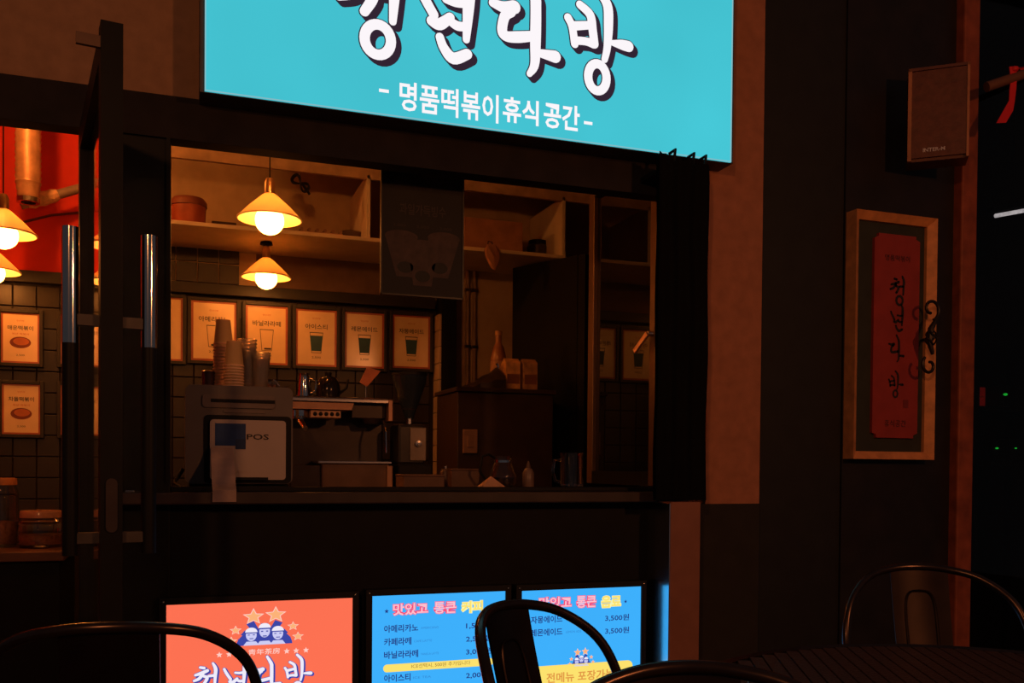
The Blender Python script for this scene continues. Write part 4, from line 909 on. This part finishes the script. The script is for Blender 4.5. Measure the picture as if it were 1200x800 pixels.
# ------------------------------------------------------------------ rear right of the kitchen
Yk = 1.35
k0, k1 = X(536, Yk, 500), X(648, Yk, 500); kz = Z(600, 455.5, Yk)
t = thing('dark_cabinet', 'dark brown cabinet behind the right half of the serving window', 'cabinet', ((k0+k1)/2, Yk+0.2, 0))
MB().bbox(k0, k1, Yk, Yk+0.36, 0.05, kz-0.02, 0.004).build('cabinet_body', mat('cabinet_brown', (0.040, 0.020, 0.016), 0.5), t)
MB().bbox(k0-0.01, k1+0.01, Yk-0.012, Yk+0.37, kz-0.02, kz, 0.003).build('cabinet_top', mat('cabinet_brown', (0.04, 0.02, 0.016), 0.5), t)
MB().box(k0+0.02, k1-0.02, Yk+0.03, Yk+0.34, 0, 0.05).build('plinth', black_metal, t)
Yv = Yk-0.002
x0, x1 = X(542, Yv, 515), X(559, Yv, 515)
o = thing('wall_switch', 'pale switch plate on the dark cabinet side', 'switch', ((x0+x1)/2, Yv, Z(550, 531, Yv)))
MB().bbox(x0, x1, Yv-0.010, Yv, Z(550, 531, Yv), Z(550, 503, Yv), 0.003).build('plate', mat('switch_plate', (0.30, 0.17, 0.13), 0.5), o)
MB().bbox(x0+0.02, x1-0.02, Yv-0.014, Yv-0.010, Z(550, 524, Yv), Z(550, 510, Yv), 0.002).build('rocker', mat('switch_rocker', (0.27, 0.15, 0.12), 0.5), o)
for k, (pxa, pxb, pyt, lab) in enumerate(((593, 610, 421, 'left milk carton of the pair on the dark cabinet'), (613.5, 630, 422, 'right milk carton of the pair on the dark cabinet'))):
    x0, x1 = X(pxa, Yk+0.06, 440), X(pxb, Yk+0.06, 440); h = Z(pxa, pyt, Yk+0.06)
    t = thing('milk_carton', lab, 'carton', ((x0+x1)/2, Yk+0.1, kz), 'milk cartons on the dark cabinet')
    cm = mat('carton_%d' % k, ((0.60, 0.30, 0.10), (0.40, 0.20, 0.08))[k], 0.55, var=0.5, scale=25)
    MB().bbox(x0, x1, Yk+0.06, Yk+0.06+(x1-x0), kz+0.0005, h-0.012, 0.002).build('carton_body', cm, t)
    MB().add([(x0, Yk+0.06, h-0.012), (x1, Yk+0.06, h-0.012), (x1, Yk+0.06+(x1-x0), h-0.012), (x0, Yk+0.06+(x1-x0), h-0.012), (x0, Yk+0.06+(x1-x0)/2, h+0.01), (x1, Yk+0.06+(x1-x0)/2, h+0.01)], [(0, 1, 5, 4), (2, 3, 4, 5), (0, 4, 3), (1, 2, 5), (0, 3, 2, 1)]).build('gable_top', cm, t)
    MB().box(x0+0.006, x1-0.006, Yk+0.058, Yk+0.06, kz+0.03, kz+0.075).build('printed_label', mat('carton_label', (0.2, 0.07, 0.04), 0.6), t)
q = at(584, 420, Yk+0.22); q.z = kz+0.0005
bh = Z(584, 388, Yk+0.22)-kz
t = thing('syrup_bottle', 'amber syrup bottle standing behind the milk cartons', 'bottle', q)
MB().lathe([(0, 0), (0.036, 0), (0.038, 0.01), (0.038, bh*0.55), (0.028, bh*0.72), (0.015, bh*0.8), (0.015, bh*0.93), (0, bh*0.93)], q, 20).build('bottle_body', mat('amber', (0.36, 0.15, 0.06), 0.25, var=0.4, scale=20), t, smooth=True)
MB().lathe([(0, bh*0.93), (0.018, bh*0.93), (0.018, bh), (0, bh)], q, 16).build('cap', mat('cap_orange', (0.5, 0.25, 0.1), 0.5), t, smooth=True)
MB().lathe([(0.0385, bh*0.18), (0.0388, bh*0.18), (0.0388, bh*0.5), (0.0385, bh*0.5)], q, 20).build('paper_label', mat('amber_label', (0.42, 0.22, 0.12), 0.6), t)
# dark bag slumped on the cabinet
x0, x1 = X(542, Yk+0.05, 450), X(591, Yk+0.05, 450); zz1 = Z(588, 427, Yk+0.05)
t = thing('slumped_bag', 'dark plastic bag slumped on the cabinet left of the milk cartons', 'bag', ((x0+x1)/2, Yk+0.1, kz))
b = MB(); n = 14
for j in range(7):
    yv = Yk+0.03+0.18*j/6
    for i in range(n+1):
        u = i/n; h = (zz1-kz)*(u**1.15)*math.sin(PI*(0.15+0.7*j/6))*(1.0 if u < 0.93 else 0.8)
        b.v.append(Vector((x0+(x1-x0)*u, yv, kz+0.001+max(0, h)+0.004*math.sin(u*19+j))))
for j in range(6):
    for i in range(n): a_ = j*(n+1)+i; b.f.append((a_, a_+1, a_+n+2, a_+n+1))
nv = len(b.v); b.v += [Vector((v.x, v.y, kz+0.0005)) for v in b.v]; b.f += [tuple(reversed([i+nv for i in f])) for f in b.f]
e_ = [i for i in range(n+1)]
for i in range(n): b.f.append((i+nv, i+1+nv, i+1, i))
for i in range(n): a_ = 6*(n+1)+i; b.f.append((a_, a_+1, a_+1+nv, a_+nv))
b.build('bag_body', mat('bag_dark', (0.045, 0.03, 0.026), 0.3, var=0.4, scale=30), t, smooth=True)
MB().tube([(x1-0.006, Yk+0.11, zz1-0.02), (x1-0.012, Yk+0.11, zz1+0.012), (x1-0.022, Yk+0.105, zz1+0.006)], 0.005, 6).build('knot', chrome, t)
# conduits on the rear wall
for k, px in enumerate((548, 556)):
    x = X(px, GY-0.03, 400); o = thing('wall_conduit', ('left','right')[k]+' one of two thin vertical pipes on the rear wall', 'pipe', (x, GY-0.026, kz-0.3), 'pipes on the rear wall')
    MB().tube([(x, GY-0.026, kz-0.3), (x, GY-0.026, szl-0.002)], 0.011, 10).build('pipe_run', mat('conduit', (0.34, 0.22, 0.15), 0.5), o, smooth=True)
    for zz_ in (1.7, 2.0): MB().box(x-0.016, x+0.016, GY-0.04, GY-0.012, zz_, zz_+0.015).build('pipe_clip', steel, o)
# tall black refrigerator turned a little
A = Vector((X(601, 1.84, 320), 1.84, 0)); B = Vector((X(686, 1.40, 300), 1.40, 0)); fd = (B-A); fl = fd.length; fd.normalize(); fn = Vector((-fd.y, fd.x, 0)); fn = fn if fn.x > 0 else -fn
fz1 = Z(601, 314, 1.84)
t = thing('refrigerator', 'tall black refrigerator at the right end of the kitchen', 'refrigerator', (B.x+0.1, B.y+0.1, 0))
fm = mat('fridge_black', (0.005, 0.0048, 0.0055), 0.6, spec=0.2)
def fbox(s0, s1, n0, n1, z0, z1): return MB().obox(A+fd*((s0+s1)/2)+fn*((n0+n1)/2)+Vector((0, 0, (z0+z1)/2)), fd*(s1-s0)/2, fn*(n1-n0)/2, Vector((0, 0, (z1-z0)/2)))
fbox(0, fl-0.05, 0, 0.45, 0.04, fz1).build('fridge_body', fm, t)
for z0, z1 in ((0.06, 0.85), (0.87, fz1)):
    d = fbox(fl-0.045, fl, 0, 0.45, z0, z1).build('fridge_door', fm, t); fbox(fl, fl+0.03, 0.40, 0.42, z0+0.1, z0+0.5).build('handle', steel, d)
for n_ in (0.05, 0.40): fbox(0.05, 0.1, n_-0.02, n_+0.02, 0, 0.04).build('foot', black_metal, t)

# ------------------------------------------------------------------ right wall: speaker, plaque, iron hook, window details
Yw = 0.02
sA = Vector((X(1064, -0.10, 130), -0.10, 0)); sw = 0.195; szb, szt = Z(1066, 190, -0.10), Z(1068, 82, -0.10)
t = thing('wall_speaker', 'dark wooden loudspeaker mounted high above the framed plaque', 'speaker', (sA.x+sw/2, -0.05, szb))
sp_m = mat('speaker_wood', (0.14, 0.05, 0.035), 0.38, var=0.3, scale=10)
ang = math.radians(-40); ux = Vector((math.cos(ang), math.sin(ang), 0)); uy = Vector((-math.sin(ang), math.cos(ang), 0))
def sbox(x0, x1, y0, y1, z0, z1): return MB().obox(sA+ux*((x0+x1)/2)+uy*((y0+y1)/2)+Vector((0, 0, (z0+z1)/2)), ux*(x1-x0)/2, uy*(y1-y0)/2, Vector((0, 0, (z1-z0)/2)))
sbox(0, sw, 0.012, 0.11, szb, szt).build('cabinet', sp_m, t)
gcl = sbox(0.012, sw-0.008, 0.0, 0.012, szb+0.01, szt-0.012).build('grille', mat('grille_cloth', (0.135, 0.042, 0.028), 0.55, var=0.25, scale=40, bump=0.2), t)
for q in ((0, 0.012), (sw-0.008, sw)): sbox(q[0], q[1], -0.003, 0.012, szb, szt).build('grille_rail', mat('rail_wood', (0.42, 0.17, 0.08), 0.4), t)
sbox(0.0, sw, -0.003, 0.012, szt-0.010, szt).build('grille_rail', sp_m, t)
vs_, fs = text_mesh('INTER-M', 0.02)
b = MB(); b.add([sA+ux*(0.05+(sw*0.36)*u)+uy*(-0.0015)+Vector((0, 0, szb+0.028+0.013*v)) for u, v in vs_], fs); b.build('badge_lettering', mat('badge_silver', (0.9, 0.75, 0.7), 0.25, 0.6), gcl)
sbox(sw*0.3, sw*0.5, 0.11, 0.17, szb+0.12, szb+0.2).build('wall_bracket', black_metal, t)
# framed plaque
Yf = -0.035
fx0, fx1 = X(1002, Yf, 400), X(1097, Yf, 400); fz0, fz1_ = Z(1047, 538, Yf), Z(1050, 250, Yf)
t = thing('framed_plaque', 'tall wooden shadow frame with a red plaque and vertical black brush lettering', 'framed sign', ((fx0+fx1)/2, 0.0, fz0))
fr = mat('frame_wood', (0.72, 0.30, 0.11), 0.5, var=0.25, scale=25); fwid = 0.028
def mitre(x0, x1, z0, z1, w_, side):
    d = 0.05
    pts = {'l': [(x0, z0), (x0+w_, z0+w_), (x0+w_, z1-w_), (x0, z1)], 'r': [(x1, z0), (x1, z1), (x1-w_, z1-w_), (x1-w_, z0+w_)],
           't': [(x0, z1), (x0+w_, z1-w_), (x1-w_, z1-w_), (x1, z1)], 'b': [(x0, z0), (x1, z0), (x1-w_, z0+w_), (x0+w_, z0+w_)]}[side]
    out = {'l': (0, 3), 'r': (0, 1), 't': (0, 3), 'b': (0, 1)}[side]
    vs2 = [(x, Yf if i in out else Yf+0.022, z) for i, (x, z) in enumerate(pts)]+[(x, Yw, z) for x, z in pts]
    return MB().add(vs2, [(0, 1, 2, 3), (7, 6, 5, 4), (0, 4, 5, 1), (1, 5, 6, 2), (2, 6, 7, 3), (3, 7, 4, 0)])
for s_ in 'lrtb': mitre(fx0, fx1, fz0, fz1_, fwid, s_).build('frame_bar', fr, t)
MB().box(fx0+0.02, fx1-0.02, 0.0, Yw, fz0+0.02, fz1_-0.02).build('backing', mat('green_backing', (0.030, 0.034, 0.026), 0.7), t)
p0, p1 = X(1023, -0.01, 400), X(1076, -0.01, 400); pz0, pz1 = Z(1050, 513, -0.01), Z(1050, 275, -0.01); nk = 0.018
poly = [(p0+nk, pz0), (p1-nk, pz0), (p1-nk, pz0+nk*0.6), (p1, pz0+nk), (p1, pz1-nk), (p1-nk, pz1-nk*0.6), (p1-nk, pz1), (p0+nk, pz1), (p0+nk, pz1-nk*0.6), (p0, pz1-nk), (p0, pz0+nk), (p0+nk, pz0+nk*0.6)]
pq = MB(); pq.prism(poly, -0.012, 0.0); pq = pq.build('red_plaque', mat('plaque_red', (0.34, 0.035, 0.028), 0.55, var=0.15), t)
bi = mat('black_brush_ink', (0.02, 0.012, 0.012), 0.6)
pcx = (p0+p1)/2
for k, py in enumerate((340, 372, 408, 450)):
    st = WS[k]; xsb = [q[0] for s_, c_ in st for q in s_]; zsb = [q[1] for s_, c_ in st for q in s_]
    mx, mz = (min(xsb)+max(xsb))/2, (min(zsb)+max(zsb))/2; sc2 = 0.115/(max(zsb)-min(zsb))*(0.9 if k in (0,) else 0.82); czz = Z(1049, py, -0.012)
    draw(pq, st, -0.0128, lambda x, z, w_: (pcx+(x-mx)*sc2, czz+(z-mz)*sc2, w_*sc2*0.85), bi, None, 0, 0, 0, 0.0004, ('x', 'stroke'))
text('명품떡볶이', pcx-0.055, pcx+0.055, Z(1050, 306, -0.012), Z(1050, 299, -0.012), -0.0132, bi, pq)
text('휴식공간', pcx-0.048, pcx+0.048, Z(1050, 500, -0.012), Z(1050, 492, -0.012), -0.0132, bi, pq)
MB().flat([(pcx+0.035, czz-0.055), (pcx+0.058, czz-0.055), (pcx+0.058, czz-0.085), (pcx+0.035, czz-0.085)], -0.0132).build('seal_mark', mat('seal_red', (0.2, 0.02, 0.02), 0.6), pq)
# wrought iron scroll beside the frame
Yh = -0.085
c = lambda px, py: at(px, py, Yh)
t = thing('iron_scroll', 'black wrought iron scroll hook hanging over the right edge of the plaque frame', 'hook', c(1091, 440))
def spiral(pc_, r0_, r1_, a0, a1, n=26): return [pc_+Vector(((r0_+(r1_-r0_)*i/n)*math.cos(a0+(a1-a0)*i/n), 0, (r0_+(r1_-r0_)*i/n)*math.sin(a0+(a1-a0)*i/n))) for i in range(n+1)]
iron = mat('wrought_iron', (0.03, 0.022, 0.02), 0.4, 0.5)
MB().tube(spiral(c(1091, 362), 0.014, 0.040, PI*1.5, -PI*0.4), 0.0055, 8).build('upper_scroll', iron, t, smooth=True)
MB().tube(spiral(c(1089, 428), 0.012, 0.034, PI*0.5, -PI*1.3)[::-1], 0.0055, 8).build('lower_scroll', iron, t, smooth=True)
MB().tube([c(1098, 372), c(1091, 385), c(1089, 400), c(1093, 415)], [0.006, 0.011, 0.011, 0.006], 8).build('twisted_basket', iron, t, smooth=True)
for k in range(4):
    a0 = k*PI/2; MB().tube([c(1091, 384)+Vector((0.020*math.sin(PI*i/12)*math.cos(a0+i*0.3), 0.020*math.sin(PI*i/12)*math.sin(a0+i*0.3), -0.072*i/12)) for i in range(13)], 0.003, 6).build('basket_wire', iron, t, smooth=True)
MB().tube([c(1094, 395), Vector((c(1094, 395).x+0.03, Yw+0.0, c(1094, 395).z))], 0.005, 8).build('wall_pin', iron, t)
# wooden bar with red ribbon
Yr = -0.16
a = at(1156, 102, Yr); b_ = at(1235, 75, Yr-0.06)
t = thing('wooden_rod', 'dark wooden rod sticking out beside the dark window', 'rod', a)
MB().tube([a, a.lerp(b_, 0.5), b_], [0.018, 0.017, 0.016], 10).build('rod_shaft', mat('rod_wood', (0.15, 0.06, 0.035), 0.6), t, smooth=True)
MB().tube([b_, Vector((b_.x+0.05, 0.06, b_.z+0.02))], 0.012, 8).build('rod_bracket', black_metal, t)
Yr2 = Yr-0.025
rb = mat('red_ribbon', (0.72, 0.02, 0.025), 0.55, var=0.12)
t = thing('red_ribbon', 'bright red ribbon tied to the wooden rod', 'ribbon', at(1180, 145, Yr2))
def strip(px_list, name, yoff):
    b = MB()
    for i, (l, r_, py) in enumerate(px_list):
        A_ = at(l, py, Yr2); B_ = at(r_, py, Yr2); w2 = 0.004*math.sin(i*1.3)+yoff
        b.v += [A_+Vector((0, w2, 0)), B_+Vector((0, w2*0.3-0.004, 0))]
    n_ = len(px_list); b.v += [v+Vector((0, 0.0025, 0)) for v in b.v]
    for k in range(n_-1):
        b.f += [(2*k, 2*k+1, 2*k+3, 2*k+2), (2*n_+2*k, 2*n_+2*k+2, 2*n_+2*k+3, 2*n_+2*k+1), (2*k, 2*k+2, 2*n_+2*k+2, 2*n_+2*k), (2*k+1, 2*n_+2*k+1, 2*n_+2*k+3, 2*k+3)]
    b.f += [(0, 2*n_, 2*n_+1, 1), (2*n_-2, 2*n_-1, 4*n_-1, 4*n_-2)]
    return b.build(name, rb, t, smooth=True)
Yr2 = Yr-0.03
strip([(1183, 1190, 78), (1186, 1191, 92), (1184, 1190, 105), (1182, 1188, 118), (1175, 1186, 130), (1168, 1178, 144)], 'ribbon_tail', 0)
strip([(1190, 1196, 80), (1194, 1206, 78), (1203, 1214, 84), (1206, 1212, 96)], 'ribbon_tail', 0.004)
MB().lathe([(0, -0.012), (0.012, -0.006), (0.014, 0), (0.012, 0.006), (0, 0.012)], at(1189, 81, Yr2), 12).build('knot', rb, t, smooth=True)
# glowing tube added in place of a reflected streak; indicators behind the dark window
def glow(name, label, cat, px, py, Y, m, w_, h_, tilt=0.0, grp=None):
    q = at(px, py, Y); t = thing(name, label, cat, q, grp)
    return t, q
t, q = glow('streak_tube', 'white glowing tube standing in for a streak reflected in the dark right window', 'lamp', 1184, 250, 0.45, None, 0, 0)
a = at(1166, 253, 0.45); b_ = at(1215, 244, 0.45)
MB().tube([a, b_], 0.009, 10).build('tube', lit('cool_tube', (215, 215, 220), 1.0, 0.6, 60), t)
MB().obox((a+b_)/2+Vector((0, 0.02, 0.03)), (b_-a)*0.55, Vector((0, 0.02, 0)), Vector((0, 0, 0.012))).build('fixture', black_metal, t)
MB().tube([(a+b_)/2+Vector((0, 0.02, 0.04)), Vector(((a.x+b_.x)/2, q.y+0.02, 2.998))], 0.004, 6).build('hanger', black_metal, t)
led = lit('green_led', (30, 200, 60), 1.0, 0.5, 120)
for k, (px, py, s_) in enumerate(((1178, 462, 0.011), (1168, 525, 0.008), (1190, 525, 0.006))):
    Yd = 0.35
    q = at(px, py, Yd); lab = ('brightest green indicator light in the dark window', 'dim green indicator light low in the dark window', 'smallest green indicator light low in the dark window')[k]
    t = thing('indicator_light', lab, 'light', q, 'green lights behind the window')
    MB().lathe([(0, -s_*0.5), (s_*0.6, -s_*0.3), (s_, 0), (s_, s_*0.3), (0, s_*0.3)], q, 14, 'y', 1, 0.5).build('lens', led, t, smooth=True)
    MB().bbox(q.x-0.030, q.x+0.030, Yd+0.004, Yd+0.25, q.z-0.052, q.z+0.04, 0.004).build('device_case', black_metal, t)
rk0, rk1 = X(1142, 0.35, 480), X(1142, 0.35, 480)+0.5
t = thing('equipment_rack', 'unlit equipment rack behind the dark right window', 'rack', ((rk0+rk1)/2, 0.48, 0))
for x in (rk0, rk1):
    for y_ in (0.35, 0.63): MB().box(x-0.012, x+0.012, y_-0.012, y_+0.012, 0, 1.6).build('upright', black_metal, t)
for py, dd in ((452, 0.0), (462, 0.054), (525, 0.054)):
    if py == 452: continue
    zz = Z(1178, py, 0.35)-dd; MB().box(rk0-0.01, rk1+0.01, 0.34, 0.65, zz-0.02, zz).build('rack_shelf', black_metal, t)
q = at(1151, 444, 0.40); q.z = Z(1178, 462, 0.35)-0.053+0.06
t = thing('exit_box', 'small dim red box glimpsed beside the wooden jamb', 'box', q)
MB().bbox(q.x-0.018, q.x+0.018, 0.40, 0.46, q.z-0.06, q.z+0.025, 0.004).build('red_case', mat('dim_red', (0.5, 0.03, 0.02), 0.5, emis=(0.5, 0.02, 0.015), estr=0.10), t)
MB().box(q.x-0.014, q.x+0.014, 0.397, 0.40, q.z-0.02, q.z-0.012).build('label_strip', mat('dim_strip', (0.6, 0.1, 0.06), 0.5), t)

# ------------------------------------------------------------------ metal chairs and round table
def make_chair():
    t = thing('metal_chair', '-', 'chair', (0, 0, 0), 'gunmetal bistro chairs on the terrace')
    H = 0.845; hw = 0.20; bow = 0.09; lean = 0.20
    def yb(x, z): return -0.165-bow*(1-(x/hw)**2)-lean*(z-0.45)
    half = [(0.137, 0.44), (0.171, 0.55), (0.200, 0.66), (0.197, 0.73), (0.174, 0.785), (0.124, 0.825), (0.062, 0.841), (0.0, H)]
    prof = [(-x, z) for x, z in half]+[(x, z) for x, z in half[-2::-1]]
    MB().tube([Vector((x, yb(x, z), z)) for x, z in smoothpath(prof, 5)], 0.0085, 12).build('back_hoop', gun, t, smooth=True, world=False)
    # splat
    b = MB(); rows = 16; cols = 8; th_ = 0.0018
    def sp(u, v):
        z = 0.44+(H-0.006-0.44)*v; hw_ = 0.062+0.004*v; x = hw_*(2*u-1)
        return Vector((x, yb(x, z)+0.04*(1-v)**2, z))
    for off in (-th_, th_):
        for j in range(rows+1):
            for i in range(cols+1): b.v.append(sp(i/cols, j/rows)+Vector((0, off, 0)))
    N = (rows+1)*(cols+1)
    for j in range(rows):
        for i in range(cols):
            a_ = j*(cols+1)+i; q = (a_, a_+1, a_+cols+2, a_+cols+1); b.f += [q, tuple(reversed([k+N for k in q]))]
    for j in range(rows):
        for i in (0, cols): a_ = j*(cols+1)+i; b.f.append((a_, a_+cols+1, a_+cols+1+N, a_+N))
    spl = b.build('splat', gun_sheet, t, smooth=True, world=False)
    rim = [sp(0.5+0.27*math.copysign(abs(math.cos(a))**0.5, math.cos(a)), 0.55+0.33*math.copysign(abs(math.sin(a))**0.35, math.sin(a)))+Vector((0, 0.003, 0)) for a in [2*PI*k/36 for k in range(36)]]
    MB().tube(rim, 0.0028, 6, closed=True).build('embossed_rim', gun_sheet, spl, smooth=True, world=False)
    # seat
    b = MB(); out = []
    sq = [(0.18*math.copysign(abs(math.cos(2*PI*k/40))**0.35, math.cos(2*PI*k/40)), 0.0+0.18*math.copysign(abs(math.sin(2*PI*k/40))**0.35, math.sin(2*PI*k/40))) for k in range(40)]
    lv_ = [(1.0, 0.415), (1.02, 0.43), (1.0, 0.448), (0.93, 0.452), (0.80, 0.442), (0.3, 0.440)]
    for s_, z in lv_: b.v += [Vector((x*s_, y*s_, z)) for x, y in sq]
    for j in range(len(lv_)-1):
        for i in range(40): b.f.append((j*40+i, j*40+(i+1) % 40, (j+1)*40+(i+1) % 40, (j+1)*40+i))
    b.f.append(tuple(200+i for i in range(40)))
    b.build('seat', gun_sheet, t, smooth=True, world=False)
    for sx in (-1, 1):
        for sy in (-1, 1):
            b = MB(); tp = Vector((sx*0.165, sy*0.165, 0.43)); bt = Vector((sx*0.215, sy*(0.21 if sy > 0 else 0.25), 0.012))
            for p_, w_ in ((tp, 0.042), (bt, 0.020)):
                b.v += [p_, p_-Vector((sx*w_, 0, 0)), p_-Vector((sx*w_, sy*0.003, 0)), p_-Vector((sx*0.003, sy*0.003, 0)), p_-Vector((sx*0.003, sy*w_, 0)), p_-Vector((0, sy*w_, 0))]
            for k in range(6): b.f.append((k, (k+1) % 6, 6+(k+1) % 6, 6+k))
            b.f += [(0, 1, 2, 3, 4, 5), (11, 10, 9, 8, 7, 6)]
            lg = b.build('leg', gun, t, world=False)
            MB().bbox(bt.x-0.014-sx*0.008, bt.x+0.014-sx*0.008, bt.y-0.014-sy*0.008, bt.y+0.014-sy*0.008, 0.0, 0.02, 0.003).build('rubber_foot', black_metal, lg, world=False)
    MB().tube([(-0.17, -0.17, 0.33), (0.17, 0.17, 0.33)], 0.006, 8).build('cross_brace', gun, t, world=False)
    MB().tube([(-0.17, 0.17, 0.342), (0.17, -0.17, 0.342)], 0.006, 8).build('cross_brace', gun, t, world=False)
    return t
chair = make_chair()
def put(c, x, y, face, label):                            # face: direction the sitter looks, degrees from +x
    c.location = (x, y, 0); c.rotation_euler = (0, 0, math.radians(face)-PI/2); c['label'] = label
put(chair, 1.508, -1.321, 249, 'gunmetal metal chair on the far side of the slatted round table')
c2 = dup(chair); put(c2, -0.059, -1.022, 85, 'gunmetal metal chair in front of the open glass door and orange panel')
c3 = dup(chair); put(c3, 0.71, -1.574, -50, 'gunmetal metal chair overlapping both blue menu panels')
c4 = dup(chair); put(c4, 0.485, -2.149, -99, 'gunmetal metal chair whose hoop barely shows at the bottom edge')
# round slatted table
tc_ = Vector((1.147, -1.711, 0)); TR = 0.455
tb = thing('round_table', 'round dark metal terrace table with narrow slats', 'table', (tc_.x, tc_.y, 0))
slat_m = mat('dark_slat', (0.06, 0.034, 0.028), 0.38, 0.5, var=0.6, scale=160, bump=0.35)
dirv = Vector((0.454, 0.90, 0)).normalized(); prp = Vector((dirv.y, -dirv.x, 0))
k = -15
pitch_ = 0.025
for k in range(-18, 19):
    off = k*pitch_
    if abs(off)+0.0115 > TR-0.012: continue
    l0 = math.sqrt((TR-0.012)**2-(abs(off)+0.0115)**2)
    cc = Vector((tc_.x, tc_.y, 0.726))+prp*off
    b = MB(); b.obox(cc, dirv*l0, prp*0.0108, Vector((0, 0, 0.004))); b.build('slat', slat_m, tb)
MB().lathe([(TR-0.014, 0.712), (TR, 0.712), (TR+0.002, 0.722), (TR, 0.732), (TR-0.006, 0.734), (TR-0.014, 0.730), (TR-0.014, 0.712)], (tc_.x, tc_.y, 0), 64).build('rim', gun, tb, smooth=True)
for a in (5, 100, 200, 290):
    a = math.radians(a); d = Vector((math.cos(a), math.sin(a), 0)); c = Vector((tc_.x, tc_.y, 0))
    MB().tube([c+d*(TR-0.05)+Vector((0, 0, 0.71)), c+d*(TR-0.02)], [0.016, 0.013], 12).build('leg', black_metal, tb, smooth=True)
for k in range(2):
    a = k*PI/2+0.4; MB().obox((tc_.x, tc_.y, 0.711), Vector((math.cos(a), math.sin(a), 0))*(TR-0.03), Vector((-math.sin(a), math.cos(a), 0))*0.015, Vector((0, 0, 0.010))).build('cross_bar', black_metal, tb)
bpy.data.scenes.remove(scratch)
